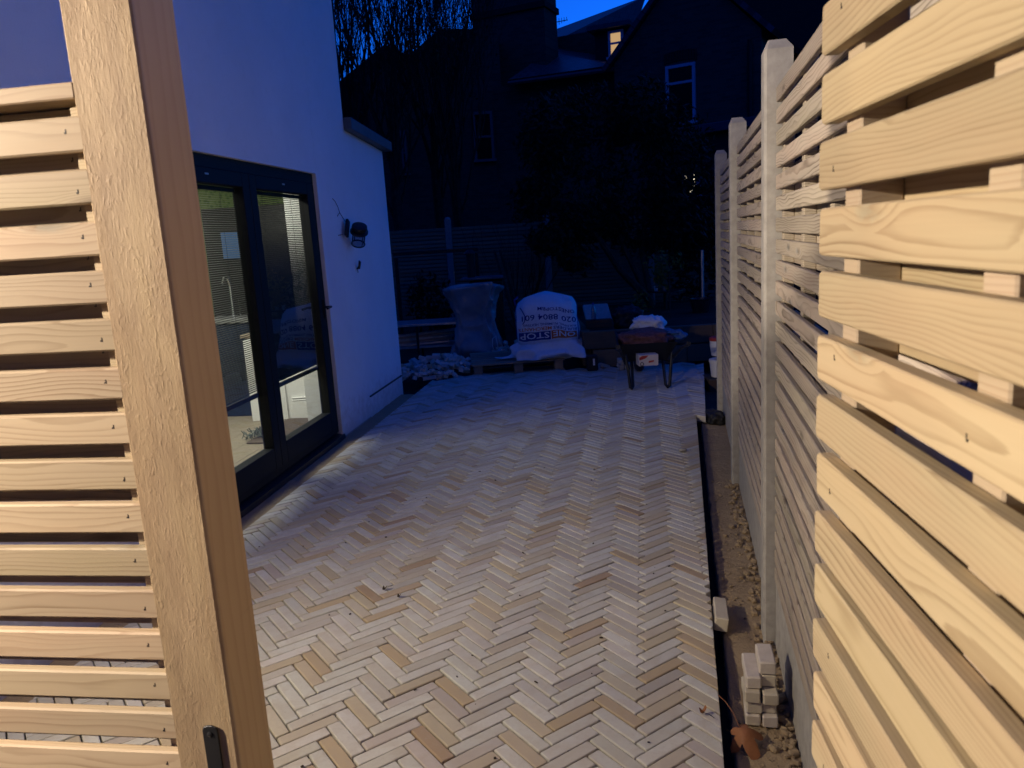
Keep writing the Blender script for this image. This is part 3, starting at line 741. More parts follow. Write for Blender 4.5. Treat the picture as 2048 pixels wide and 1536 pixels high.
ho = hk.build('wall_hook', M_blk, None, WW(.79, 0, 1.31), (0, 0, -WH)); tag(ho, 'small dark bent bracket on the white wall below the lantern', 'bracket')

# ------------------------------------------------------------------ loose bricks, leaves near the right edge
def worn_brick_mesh(L=.1, w=.05, h=.05):
    mb = MB(); k_ = pr.uniform(.88, 1.06); mb.col = (.58 * k_, .52 * k_, .43 * k_ * pr.uniform(.92, 1.1)); mb.box((0, 0, 0), (w, L, h), b=pr.uniform(.003, .005))
    return mb.mesh('loose_paver', M_paver)
def loose(name, loc, rot, label, group, L=.1, w=.05, h=.05):
    o = link(name, worn_brick_mesh(L, w, h), None, loc, rot); tag(o, label, 'paver', group); return o
loose('loose_paver', (.772, 2.835, -.022), (R_(-3), R_(9), -R_(13)), 'single sandstone paver lying alone on the sand against the paving edge', None, .20, .052, .055)
# stack: two columns of end-on pavers
st = Vector((.675, 2.191, -.066)); sa = -R_(12.8); c_, s_ = math.cos(sa), math.sin(sa)
def sp_(x, y, z): return (st.x + x * c_ - y * s_, st.y + x * s_ + y * c_, st.z + z)
names = ['bottom', 'second', 'third', 'fourth', 'fifth']
for col, hts in ((0, (.040, .041, .041, .042)), (1, (.040, .039, .041, .042))):
    z = 0
    for i, h in enumerate(hts):
        yo = (0, .006, -.002, .012)[i] + (.0 if col == 0 else (-.003, .008, -.004, .02)[i]); ln = .15
        loose('stacked_paver', sp_(col * .049 + .024, yo + ln / 2, z + h / 2), (0, 0, sa + R_((1, -2, 2, -1)[i] * (1 if col else -1.3))), '%s paver in the %s column of the small stack on the sand' % (names[i], 'left' if col == 0 else 'right'), 'pavers stacked on the sand', ln, .047, h - .001); z += h
loose('stacked_paver', sp_(.068, .03 + .06, .163 + .022), (0, 0, sa + R_(1)), 'topmost pale paver sitting crosswise high on the small stack', 'pavers stacked on the sand', .12, .052, .043)
def leaf_mesh(sz, lobes, curl, seed):
    r = random.Random(seed); mb = MB(); n = lobes * 6; ctr = Vector((0, 0, .0)); vs = [ctr]
    ringn = 3
    for k in range(1, ringn + 1):
        for i in range(n):
            a = 2 * PI * i / n; ph = abs(math.cos(a * lobes / 2.0)) ** 1.3
            rr = sz * (.48 + .52 * ph) * (.75 + .25 * math.cos(a)) * (1 + .08 * r.uniform(-1, 1)) if k == ringn else sz * (.35 + .4 * ph * (k / ringn)) * (.75 + .25 * math.cos(a))
            rr *= k / ringn; x, y = rr * math.cos(a), rr * math.sin(a)
            z = curl * (x * x * 1.2 + y * y * 2.0) / sz + .14 * sz * noise.noise(Vector((x * 22, y * 22, seed)))
            vs.append(Vector((x, y, z)))
    fs = [(0, 1 + i, 1 + (i + 1) % n) for i in range(n)]
    for k in range(ringn - 1):
        for i in range(n): fs.append((1 + k * n + i, 1 + (k + 1) * n + i, 1 + (k + 1) * n + (i + 1) % n, 1 + k * n + (i + 1) % n))
    mb.add(vs, fs); return mb
lf = empty('fallen_leaf', (.632, 2.085, -.008), R_(-70)); lf.rotation_euler = (R_(18), R_(14), R_(-75)); tag(lf, 'large curled brown leaf in front of the small paver stack', 'leaf')
leaf_mesh(.074, 5, -.55, 3).build('blade', M_dead, lf, smooth=True)
sm = MB(); sm.tube([(-.02, 0, .002), (-.06, .006, .012), (-.10, .004, .02), (-.125, -.006, .03)], [.0016, .0012, .0011, .0019], 5); sm.build('leaf_stem', M_dead, lf)
l2 = empty('fallen_leaf', (.531, 2.165, .006), R_(20)); tag(l2, 'tiny curled brown leaf with a dark stalk on the paving by the edge', 'leaf')
leaf_mesh(.016, 3, 1.2, 8).build('blade', M_dead, l2, smooth=True)
sm = MB(); sm.tube([(.0, 0, .003), (.012, -.02, .005), (.016, -.04, .003)], .0012, 5); sm.build('leaf_stem', M_blk, l2)
tw = MB(); tw.tube([(0, 0, .012), (.02, -.03, .016), (.055, -.10, .01)], [.003, .0022, .0015], 5)  # thin rod shaped to stand in for the leaf stem's shadow
to = tw.build('stem_shadow_rod', M_bark, None, (.605, 2.16, -.066)); tag(to, 'thin dark rod standing in for the stem shadow behind the big brown leaf', 'shadow rod')
db = random.Random(5); dbm = MB()
for i in range(90):
    y = db.uniform(1.9, 6.5); x = db.uniform(left_x(y) + .1, edge_x(y) - .05); s = db.uniform(.002, .007)
    m = Matrix.Rotation(db.uniform(0, 6.28), 3, 'Z') @ Matrix.Rotation(db.uniform(-.4, .4), 3, 'X'); dbm.box((x, y, .002 + s * .2), (s * db.uniform(1, 2.4), s, s * .6), mat=m, b=s * .1)
tag(dbm.build('paving_debris', M_bark, None), 'scattered specks of leaf and grit over the paving', None, None, 'stuff')
for (x, y, s, lab) in ((-.62, 3.18, .011, 'small black crumpled leaf scrap on the paving nearer the gate post'), (-.545, 3.10, .009, 'small black leaf scrap on the paving, right of a similar one')):
    q = leaf_mesh(s * 1.6, 3, 1.0, int(x * 100)).build('leaf_scrap', M_bark, None, (x, y, .006)); tag(q, lab, 'leaf')
pb = MB(); pb.lathe([(.012, 0), (.024, .008), (.026, .016), (.016, .026), (.004, .029)], 9); po = pb.build('pebble', M_conc, None, (1.13, 5.05, 0), smooth=True); po.scale = (1.2, .9, .9); tag(po, 'round pale pebble on the paving towards the right edge', 'pebble')
gr = MB()
for i in range(620):
    y = db.uniform(1.9, 4.6); x1 = FP.x + FD.x / FD.y * (y - FP.y) + .0; x0 = edge_x(y) + .06
    if i < 240: x = x1 - abs(db.gauss(0, .035)) - .005; s = db.uniform(.004, .024)
    else: x = db.uniform(x0, x1); s = db.uniform(.002, .010) * db.uniform(.4, 1)
    m = Matrix.Rotation(db.uniform(0, 6.28), 3, 'Z') @ Matrix.Rotation(db.uniform(-.6, .6), 3, 'X'); gr.box((x, y, -.064 + s * .2), (s * 1.4, s, s * .8), mat=m, b=s * .2)
tag(gr.build('rubble_grit', M_conc if False else M_sand, None), 'grit and mortar crumbs along the foot of the fence', None, None, 'stuff')

exec_back = True
# ================================================================== back of the garden
CAMI = M
def at(x, y, Yd):      # the point that a pixel of the photograph shows at world depth Yd
    r = Vector((RM[0][0] * (x - 1024) + RM[0][1] * (y - 768), RM[1][0] * (x - 1024) + RM[1][1] * (y - 768) + RM[1][2] * 1540, RM[2][0] * (x - 1024) + RM[2][1] * (y - 768) + RM[2][2] * 1540))
    return EYE + r * (Yd / r.y)

# rear fence
rfn = empty('rear_fence', (-.95, 14.0, 0)); tag(rfn, 'low slatted timber fence across the far end of the garden', 'fence')
RPX = [-2.78, -.965, .78, 2.62, 4.46]
for x in RPX:
    mb = MB(); mb.box((0, 0, .88), (.11, .10, 2.0), b=.012); mb.lathe([(.055, 1.88), (.04, 1.91), (.01, 1.92)], 8); mb.build('fence_post', M_conc, rfn, (x + .95, -.03, 0))
rs = {}
for k in range(4):
    x0, x1 = RPX[k] + .056, RPX[k + 1] - .056; L = x1 - x0
    mb = MB(); mb.box((0, .03, .85), (L, .02, 1.7)); 
    for q in (.06, .5, .94): mb.box((-L / 2 + L * q, .0, .86), (.04, .03, 1.7))
    pnl = mb.build('fence_panel', M_rfence, rfn, ((x0 + x1) / 2 + .95, .02, 0))
    me = slat_mesh('slat', L, .052, .018, M_rfence, .003)
    for i in range(25): link('slat', me, pnl, (0, -.026, .04 + i * .0695))

# pallet with board and blocks
pal = empty('pallet', (.09, 8.60, -.03), R_(4)); tag(pal, 'wooden pallet at the far end of the paving under the bulk bag', 'pallet')
for i, y in enumerate((.05, .20, .335, .48, .62, .755, .90)):
    mb = MB(); mb.box((0, 0, 0), (1.06, .10, .02), b=.003); mb.build('deck_board', M_pallet, pal, (0, y, .134))
for x in (-.46, 0, .46):
    mb = MB(); mb.box((0, 0, 0), (.10, .92, .02), b=.003); mb.build('stringer_board', M_pallet, pal, (x, .47, .112))
    for y in (.07, .47, .87):
        mb = MB(); mb.box((0, 0, 0), (.10, .10, .078), b=.003); mb.build('block', M_pallet, pal, (x, y, .062))
for y in (.07, .47, .87):
    mb = MB(); mb.box((0, 0, 0), (1.06, .10, .02), b=.003); mb.build('base_board', M_pallet, pal, (0, y, .012))

# bulk bag: lumpy upright sack whose printing is upside down
bag = empty('bulk_bag', (.455, 9.02, .115), R_(-3)); tag(bag, 'white builders bulk bag with upside down blue and orange print slumped on the pallet', 'bulk bag')
BH, BHW, BD = .76, .345, .34
def bag_pt(a, k):
    """a: angle, k: 0..1 height"""
    w = BHW * (1.0 + .08 * math.sin(k * PI)) * (1 if k < .8 else 1 - ((k - .8) / .2) ** 2 * .42)
    d = BD * (1.0 + .12 * math.sin(k * PI)) * (1 if k < .7 else 1 - ((k - .7) / .3) ** 2 * .55)
    e = .62
    ca, sa_ = math.cos(a), math.sin(a)
    x = w * math.copysign(abs(ca) ** e, ca); y = d * math.copysign(abs(sa_) ** e, sa_)
    z = BH * k - .10 * k * max(0, (abs(x) / BHW) - .4) * (1 + .5 * x)
    n = noise.noise(Vector((x * 3.4, y * 3.4, z * 3.4 + 4))) * .12 + noise.noise(Vector((x * 9, y * 9, z * 8))) * .034 + .02 * math.sin(a * 9 + 3 * k) * k
    y += .10 * k * k
    return Vector((x * (1 + n), y * (1 + n), z + n * .3))
def bagf(u, v):
    k = v if v < .86 else .86 + (v - .86)
    if v > .93: 
        q = bag_pt(2 * PI * u, .93); t = (v - .93) / .07; c = Vector((0, .08, BH * .98)); return q.lerp(c, t * .95)
    return bag_pt(2 * PI * u, v)
ngrid('sack', bagf, 72, 40, M_bagw, kind=None, parent=bag)
def bag_front(x, z, off=.004):
    k = max(0.02, min(.92, z / BH)); best = None
    lo, hi = -PI + .05, -.05
    for _ in range(28):
        mid = (lo + hi) / 2
        if bag_pt(mid, k).x < x: lo = mid
        else: hi = mid
    p = bag_pt((lo + hi) / 2, k); return Vector((p.x, p.y - off, p.z))
def text_mesh(txt, size, width=None):
    c = bpy.data.curves.new('print', 'FONT'); c.body = txt; c.size = size; c.resolution_u = 2; c.offset = size * .012
    o = bpy.data.objects.new('print', c); COL.objects.link(o); bpy.context.view_layer.update()
    me = bpy.data.meshes.new_from_object(o.evaluated_get(bpy.context.evaluated_depsgraph_get())); bpy.data.objects.remove(o); bpy.data.curves.remove(c)
    bm = bmesh.new(); bm.from_mesh(me); bmesh.ops.triangulate(bm, faces=bm.faces)
    for _ in range(2): bmesh.ops.subdivide_edges(bm, edges=[e for e in bm.edges if e.calc_length() > size * .22], cuts=1); bmesh.ops.triangulate(bm, faces=bm.faces)
    xs = [v.co.x for v in bm.verts]; x0, x1 = min(xs), max(xs); k = (width / (x1 - x0)) if width else 1.0
    for v in bm.verts: v.co.x = (v.co.x - x0) * k
    bm.to_mesh(me); bm.free(); return me
def print_on(name, txt, size, xr, z, width, mat, off=.005):
    """text runs right to left and upside down; xr = x of its first letter, z = its base line (upper side)"""
    me = text_mesh(txt, size, width)
    for v in me.vertices:
        x = xr - v.co.x; zz = z - v.co.y; p = bag_front(max(-.365, min(.365, x)), zz, off); v.co = p
    me.materials.clear(); me.materials.append(mat); return link(name, me, bag)
def patch(name, x0, x1, z0, z1, mat, off=.003):
    return ngrid(name, lambda u, v: bag_front(x0 + (x1 - x0) * u, z0 + (z1 - z0) * v, off), 16, 5, mat, kind=None, parent=bag)
zb = .235
patch('logo_block', .045, .335, zb, zb + .088, M_orange); patch('logo_block', -.33, .037, zb, zb + .088, M_blue)
print_on('logo_letters', 'ONE', .085, .315, zb + .078, .25, M_bagw, .007); print_on('logo_letters', 'STOP', .085, .02, zb + .078, .335, M_bagw, .007)
print_on('printed_line', 'BUILDERS', .05, .34, zb + .135, .27, M_blue); print_on('printed_line', 'MERCHANTS', .05, .05, zb + .135, .38, M_orange)
print_on('printed_line', 'BUILDING, PLUMBING, HEATING', .036, .33, zb + .175, .60, M_blue)
print_on('printed_line', '020 8804 601', .085, .335, zb + .27, .62, M_blue); print_on('printed_line', 'ONESTOPBM', .05, .32, zb + .345, .42, M_blue)
for x in (-.352, .352):
    mb = MB(); 
    for k in range(12):
        z0, z1 = .14 + k * .043, .14 + (k + 1) * .043; p, q = bag_front(x, z0, .006), bag_front(x, z1, .006); d = Vector((.008, .002, 0)); mb.add([p - d, p + d, q + d, q - d], [(0, 1, 2, 3)])
    mb.build('seam_tape', M_blue, bag)
def skirt(u, v):
    a = -PI + .25 + u * (PI - .5); r = v; p = bag_pt(a, .10 + .17 * (1 - v)); d = Vector((math.cos(a), math.sin(a) * 1.1, 0))
    f = .5 + .5 * math.sin(u * 21 + 2 * math.sin(u * 7)); nz = noise.noise(Vector((u * 6, 1.3, v * 2))); out = .015 + v * max(.0, .07 + .13 * f + .26 * nz + .12 * max(0, .3 - u))
    z = p.z * (1 - v * .8) + .06 * nz * v + .05 * f * (1 - abs(2 * v - 1)) + .018 * noise.noise(Vector((u * 12, v * 5, 0)))
    return Vector((p.x + d.x * out, p.y + d.y * out, max(.022, z)))
ngrid('loose_skirt', skirt, 64, 10, M_bagw, kind=None, parent=bag)
lp = MB(); 
for i in range(14):
    u0, u1 = i / 14, (i + 1) / 14
lp.tube([bag_front(-.30, .62, .01), bag_front(-.27, .56, .03), bag_front(-.245, .50, .035), bag_front(-.25, .45, .03), bag_front(-.275, .42, .02)], .006, 5)
lp.tube([(-.36, .02, .60), (-.37, 0, .66), (-.33, .05, .69)], .012, 5); lp.build('lifting_loop', M_blue, bag)

# rubble pile of offcuts, each its own
rp = random.Random(21); cnt = 0
PBM = []
for q in range(10):
    mb = MB(); mb.col = tuple(min(.7, x * 1.2) for x in tone()); L = rp.uniform(.05, .15); mb.box((0, 0, 0), (L, .048, .042), b=.003)
    me = mb.mesh('paver_offcut', M_paver); bm = bmesh.new(); bm.from_mesh(me)
    sh = rp.uniform(-.5, .5)
    for v in bm.verts:
        if v.co.x > 0: v.co.x += v.co.y * sh + rp.uniform(-.004, .004)
    bm.to_mesh(me); bm.free(); PBM.append(me)
def offcut(x, y, z, i, lab):
    o = link('paver_offcut', PBM[i % 10], None, (x, y, z), (rp.uniform(-.6, .6), rp.uniform(-.6, .6), rp.uniform(0, 6.28)))
    tag(o, lab, 'paver offcut', 'broken paver offcuts in the heap by the pallet'); return o
for i in range(170):
    a = rp.uniform(0, 6.28); r = math.sqrt(rp.random()); x = -.86 + .52 * r * math.cos(a); y = 8.98 + .56 * r * math.sin(a)
    z = .0 + (.21 * max(0, 1 - r) ** .8) * rp.uniform(.55, 1.0) + .015
    offcut(x, y, z, i, 'pale broken paver offcut in the heap between the house corner and the pallet')
for i in range(22):
    x = rp.uniform(-.25, .12); y = 9.55 + rp.uniform(0, .25); z = .02 + .24 * max(0, 1 - abs(x - .02) / .3) * rp.uniform(.3, 1)
    o = offcut(x, y, z, i + 3, 'pale broken paver offcut piled behind the pallet beside the bulk bag'); o['group'] = 'offcuts piled behind the pallet'

# tarpaulin over an upright barbecue
tb = empty('covered_barbecue', (-.43, 10.05, -.05), R_(-6)); tag(tb, 'upright shape under a crumpled grey tarpaulin behind the rubble heap', 'covered barbecue')
def tarpf(u, v):
    a = 2 * PI * u + .5; e = .38; ca, sa_ = math.cos(a), math.sin(a)
    wx = math.copysign(abs(ca) ** e, ca); wy = math.copysign(abs(sa_) ** e, sa_)
    N3 = noise.noise(Vector((ca * 1.7, sa_ * 1.7, v * 3.0 + 2)))
    if v < .22:
        t = v / .22; hx, hy, z = .34 * t, .28 * t, .97 - .07 * t * t + .02 * N3; t = 0.0; k = v / .22
    else:
        t = (v - .22) / .78; p = math.sin(min(1, t * 1.25) * PI); hx, hy, z = .35 - .10 * p - .035 * t, .29 - .10 * p, .90 - .88 * t; k = 1.0
    fold = abs(math.sin(2.5 * a + 2.6 * t + 2.2 * N3)) - .55; crs = abs(noise.noise(Vector((ca * 2.6 + 5, sa_ * 2.6, t * 4.0)))) - .15
    r = 1 + k * (.22 * fold * (.25 + t) * (1.15 - .5 * t) - .42 * crs + .14 * N3)
    x, y = hx * wx * r, hy * wy * r
    z += k * (-.055 * y / .28 + .035 * x / .34) * (1 - t) + .03 * N3 * (1 - t)
    return Vector((x, y, z))
ngrid('tarpaulin', tarpf, 110, 64, M_tarp, kind=None, parent=tb)
cp = MB(); cp.tube([(.27, -.28, .10), (.245, -.30, .2), (.25, -.29, .30), (.29, -.26, .33), (.31, -.25, .15), (.31, -.25, .05)], .006, 5); cp.build('tie_cord', M_bagw, tb)
# black chimenea-like box behind
bx = empty('black_store_box', (-.27, 10.75, -.1)); tag(bx, 'tall black metal box with a flat overhanging lid behind the tarpaulin', 'box')
mb = MB(); mb.box((0, 0, .52), (.46, .4, 1.04), b=.01); mb.build('box_body', M_blk, bx)
mb = MB(); mb.box((-.05, 0, 1.075), (.58, .48, .03), b=.006); mb.build('lid', M_lead, bx)
mb = MB(); mb.tube([(-.2, 0, 1.09), (-.2, 0, 1.40)], .055, 10); mb.lathe([(.085, 1.40), (.085, 1.42), (.03, 1.47)], 10, None, (-.2, 0, 0)); mb.build('flue', M_blk, bx)
# poles leaning on the rear fence
for k, (x0, x1, yb, lab) in enumerate(((.09, -.14, 10.6, 'dark pole leaning left of another pole beside the black box'), (.17, -.06, 10.7, 'dark pole leaning nearest the bulk bag beside the black box'))):
    mb = MB(); mb.tube([(x0 + .10, yb, -.1), (x1, yb + .9, 1.32)], .018, 6); o = mb.build('leaning_pole', M_bark, None); tag(o, lab, 'pole')
# black frame and trestle with planks at the left
fm = empty('garden_rack', (-1.0, 12.0, -.1)); tag(fm, 'rectangular black metal frame standing in front of the rear fence at the left', 'frame')
a, b_, c = at(787, 508, 12), at(956, 499, 12), at(956, 600, 12)
mb = MB(); mb.box(((a.x + b_.x) / 2 + 1.0, 0, (a.z + b_.z) / 2 + .1), (b_.x - a.x, .05, .055), b=.004); mb.build('rail', M_blk, fm)
for x in (a.x + .03, b_.x - .03): 
    mb = MB(); mb.box((x + 1.0, 0, a.z / 2 + .03), (.05, .05, a.z + .0), b=.004); mb.build('upright', M_blk, fm)
tr = empty('trestle_table', (-1.25, 10.3, -.05)); tag(tr, 'metal topped work table with thin legs at the left behind the rubble heap', 'table')
mb = MB(); mb.box((0, 0, .50), (1.3, .55, .035), b=.004); mb.build('table_top', M_galv, tr)
mb = MB(); mb.box((0, 0, .20), (1.2, .5, .02), b=.003); mb.build('shelf', M_galv, tr)
for x in (-.6, .05, .6):
    for y in (-.24, .24): mb = MB(); mb.box((x, y, .24), (.03, .03, .48)); mb.build('leg', M_blk, tr)
for k in range(5):
    mb = MB(); mb.box((0, 0, 0), (.9, .07, .03), mat=Matrix.Rotation(R_(10 + 4 * k), 3, 'Z'), b=.003); o = mb.build('timber_offcut', M_pallet if k % 2 else M_galv, None, (-1.25 + .03 * k, 10.22 + .03 * k, .183 + .031 * k))
    tag(o, ['lowest strip', 'second strip', 'third strip', 'fourth strip', 'topmost strip'][k] + ' in the pile on the lower shelf of the work table', 'strip', 'strips piled on the work table shelf')

# raised bed of sleepers
bed = empty('raised_bed', (1.5, 8.62, 0)); tag(bed, 'raised bed edged with two courses of timber sleepers behind the wheelbarrow', 'raised bed')
for x0, x1, z0 in ((.84, 2.30, .212), (2.306, 3.2, .212), (.94, 2.0, .0), (2.006, 3.2, .0)):
    mb = MB(); mb.box((0, 0, 0), (x1 - x0, .10, .20), b=.006); mb.build('sleeper', M_sleep, bed, ((x0 + x1) / 2 - 1.5, .05, z0 + .09))
mb = MB(); mb.box((.55, 1.9, .17), (2.4, 3.5, .36)); mb.build('soil', M_soil, bed)
mb = MB(); mb.box((-.62, 1.3, .2), (.1, 2.4, .40), b=.005); mb.build('sleeper', M_sleep, bed)
sb = MB(); sb.box((0, 0, 0), (.30, .42, .05), mat=Matrix.Rotation(R_(22), 3, 'X') , b=.006); o = sb.build('paving_slab', M_conc, None, (1.06, 9.12, .55)); tag(o, 'grey slab propped at a slant on the raised bed beside the bulk bag', 'slab')
sb = MB(); sb.box((0, 0, 0), (.30, .12, .10), b=.006); o = sb.build('timber_block', M_brick2, None, (1.05, 8.92, .458)); tag(o, 'dark reddish block under the slanted slab on the raised bed', 'block')
bt_ = empty('plastic_bottle', at(1180, 668, 8.72)); bt_.location.z = .40; bt_.location = (.98, 8.80, .512); tag(bt_, 'small clear plastic bottle standing by the slanted slab', 'bottle')
mb = MB(); mb.lathe([(.028, 0), (.03, .02), (.03, .12), (.012, .165), (.012, .18)], 12); mb.build('bottle_body', M_clear, bt_, smooth=True)
mb = MB(); mb.lathe([(.013, .18), (.013, .198)], 10); mb.build('cap', M_blue, bt_)
def lump(name, loc, dims, mat, lab, cat, seed, amp=.25, rot=0):
    def f(u, v):
        a = 2 * PI * u; p = PI * (v - .5); d = Vector((math.cos(a) * math.cos(p), math.sin(a) * math.cos(p), math.sin(p)))
        r = 1 + amp * noise.noise(d * 2.2 + Vector((seed, 0, 0))) + amp * .6 * noise.noise(d * 5.0 + Vector((0, seed, 0)))
        q = Vector((math.copysign(abs(d.x) ** .7, d.x) * dims[0], math.copysign(abs(d.y) ** .7, d.y) * dims[1], math.copysign(abs(d.z) ** .8, d.z) * dims[2])) * r; return q
    o = ngrid(name, f, 40, 22, mat, kind=None); o.location = loc; o.rotation_euler = (0, 0, rot)
    if lab: tag(o, lab, cat)
    return o
lump('refuse_sack', (1.42, 9.05, .47), (.17, .16, .14), M_blkp, 'crumpled black plastic sack on the raised bed left of the wheelbarrow', 'sack', 4.2, .35)
bw = empty('black_crate', (.90, 8.42, -.0)); tag(bw, 'small black case with a white tag on the ground right of the pallet', 'case')
mb = MB(); mb.box((0, 0, .085), (.12, .12, .17), b=.01); mb.build('case_body', M_blkp, bw); mb = MB(); mb.box((.015, -.063, .10), (.022, .004, .075), b=.001); mb.build('white_tag', M_white, bw)
for i in range(9):
    o = offcut(rp.uniform(.9, 1.5), 8.52 + rp.uniform(-.08, .06), .02, i, 'stray paver offcut on the ground in front of the raised bed'); o['group'] = 'stray offcuts before the raised bed'
for i in range(4):
    z = .028 + (i // 3) * .056
    o = link('loose_paver', worn_brick_mesh(.19, .05, .05), None, (1.22 + (i % 3) * .054, 8.40, z), (0, 0, R_(3 * i - 4))); tag(o, 'small pale paver in the low row on the ground left behind the wheelbarrow', 'paver', 'pavers left by the wheelbarrow')

# wheelbarrow seen from the handles
wbp = empty('wheelbarrow', (1.31, 7.2, 0), R_(-4)); tag(wbp, 'black wheelbarrow with loaded tray standing near the raised bed', 'wheelbarrow')
tv = []
def traf(u, v):
    return Vector((0, 0, 0))
mb = MB()
top = [(-.29, .08, .43), (.29, .08, .43), (.26, .80, .47), (-.26, .80, .47)]; bot = [(-.19, .16, .25), (.19, .16, .25), (.14, .62, .22), (-.14, .62, .22)]
ins = [(x * .94, y + (.02 if y < .5 else -.02), z - .002) for x, y, z in top]; inb = [(x * .95, y + (.01 if y < .5 else -.01), z + .012) for x, y, z in bot]
mb.add(top + bot + ins + inb, [(4, 7, 6, 5)] + [(i, 4 + i, 4 + (i + 1) % 4, (i + 1) % 4) for i in range(4)] + [(8 + i, 8 + (i + 1) % 4, 12 + (i + 1) % 4, 12 + i) for i in range(4)] + [(12, 13, 14, 15)] + [(i, (i + 1) % 4, 8 + (i + 1) % 4, 8 + i) for i in range(4)])
mb.build('tray', M_blk, wbp)
for sg in (-1, 1):
    h = MB(); h.tube([(sg * .31, -.34, .46), (sg * .28, -.15, .40), (sg * .21, .13, .235), (sg * .15, .55, .205), (sg * .07, .98, .20)], .016, 8); h.build('handle', M_blk, wbp)
    g = MB(); g.tube([(sg * .315, -.38, .475), (sg * .305, -.25, .435)], .021, 8); g.build('grip', M_blkp, wbp)
    l = MB(); l.tube([(sg * .22, .02, .34), (sg * .20, -.02, .20), (sg * .185, -.03, .03), (sg * .17, .0, .014), (sg * .155, .03, .03), (sg * .15, .12, .20), (sg * .15, .2, .27)], .0155, 8); l.build('leg', M_blk, wbp)
w = MB(); mr = Matrix.Rotation(R_(90), 3, 'Y'); w.lathe([(.11, -.025), (.165, -.045), (.188, -.025), (.192, 0), (.188, .025), (.165, .045), (.11, .025)], 24, mr, (0, .98, .192)); tyr = w.build('wheel', M_blkp, wbp, smooth=True)
w = MB(); w.lathe([(.02, -.05), (.10, -.02), (.105, 0), (.10, .02), (.02, .05)], 16, mr, (0, .98, .192)); w.build('rim', M_galv, tyr)
lump('cement_sack', (1.33, 7.52, .45), (.25, .20, .085), M_pink, 'reddish printed sack lying in the wheelbarrow tray', 'sack', 1.3, .2, R_(-5))
lump('white_sack', (1.42, 7.80, .545), (.16, .14, .085), M_bagw, 'folded white sack on top at the back of the wheelbarrow load', 'sack', 2.9, .3, R_(-20))
lump('plastic_sheet', (1.585, 7.60, .455), (.14, .16, .05), M_plblue, 'crumpled blue plastic hanging over the right side of the wheelbarrow', 'plastic sheet', 6.6, .35)
ct = empty('cardboard_carton', (1.305, 7.20, .225), R_(2)); tag(ct, 'white and red printed carton wedged in the wheelbarrow below the sacks', 'carton')
mb = MB(); mb.box((0, .06, .055), (.185, .14, .105), b=.002); mb.build('carton_body', M_card, ct)
mb = MB(); mb.prism([(-.088, .06), (-.03, .075), (.0, .102), (-.06, .102), (-.088, .085)], -.013, -.0115); mb.prism([(.0, .03), (.05, .04), (.05, .055), (.0, .05)], -.013, -.0115); mb.build('red_print', M_red, ct)
mb = MB()
for k in range(16):
    q0, q1 = 2 * PI * k / 16, 2 * PI * (k + 1) / 16; mb.tube([(-.065 + .016 * math.cos(q), -.012, .022 + .016 * math.sin(q)) for q in (q0, q1)], .003, 4)
mb.build('ring_print', M_blk, ct)
# tub with red lid against the last fence post
tub = empty('paint_tub', (2.02, 7.62, .20)); tag(tub, 'white plastic tub with a red lid peeping past the last fence post', 'tub')
tub.location = at(1440, 690, 7.6); tub.location.z -= .05
mb = MB(); mb.lathe([(.085, -.05), (.10, .05), (.10, .10), (.096, .10)], 18); mb.build('tub_body', M_white, tub, smooth=False)
mb = MB(); mb.lathe([(.105, .10), (.105, .125), (.09, .135)], 18); mb.build('lid', M_red, tub)
t2 = empty('paint_tub', (tub.location.x + .0, tub.location.y + .02, tub.location.z - .22)); tag(t2, 'plain white plastic tub underneath the one with the red lid', 'tub')
mb = MB(); mb.lathe([(.085, -.05), (.10, .10), (.105, .10), (.105, .125), (.09, .13)], 18); mb.build('tub_body', M_white, t2)
mb = MB(); mb.box((t2.location.x, t2.location.y, (t2.location.z - .05 - .16) / 2 + .0), (.3, .3, t2.location.z - .05 + .16 - .001), b=.01); o = mb.build('stone_block', M_brick2, None); tag(o, 'low dark block that carries the plastic tubs behind the fence post', 'block')
# black rolled membrane on the sand
lump('membrane_roll', (1.62, 6.05, -.03), (.07, .12, .06), M_blkp, 'bunched black membrane on the sand at the far end by the fence', 'membrane', 9.1, .3)
sheet('planting_trench', [(1.47, 6.0, -.12), (1.95, 6.0, -.12), (2.5, 8.3, -.12), (2.02, 8.3, -.12)], -.12, M_soil)

# small garden table with cups, ornaments under the tree
gt = empty('garden_table', (2.42, 11.2, .3)); tag(gt, 'small dark round garden table with cups under the evergreen tree', 'table')
p = at(1330, 580, 11.2); gt.location = (p.x, p.y, 0)
mb = MB(); mb.lathe([(.26, p.z - .02), (.26, p.z)], 20); mb.build('table_top', M_blk, gt)
mb = MB(); mb.tube([(0, 0, 0), (0, 0, p.z - .02)], .025, 8); mb.lathe([(.16, 0), (.05, .03)], 14); mb.build('pedestal', M_blk, gt)
for dx, mat_, lab in ((-.15, M_white, 'white cup at the left on the small garden table'), (-.03, M_galv, 'grey tin cup between two others on the small garden table'), (.03, M_yel, 'yellow cup on the small garden table')):
    mb = MB(); mb.lathe([(.022, 0), (.03, .07), (.026, .07), (.018, .01)], 12); o = mb.build('cup', mat_, None, (p.x + dx, p.y - .1, p.z + .001)); tag(o, lab, 'cup', 'cups on the garden table')
pp = at(1406, 625, 10.6); p2 = at(1404, 500, 10.6)
mb = MB(); mb.tube([(pp.x, pp.y, 0), (p2.x, p2.y, p2.z)], .022, 8); o = mb.build('grey_pole', M_galv, None); tag(o, 'slim grey upright pole in the dark by the end of the fence', 'pole')
pt = empty('flower_pot', (pp.x - .08, 10.4, .3)); tag(pt, 'dark glazed pot at the foot of the slim grey pole', 'pot')
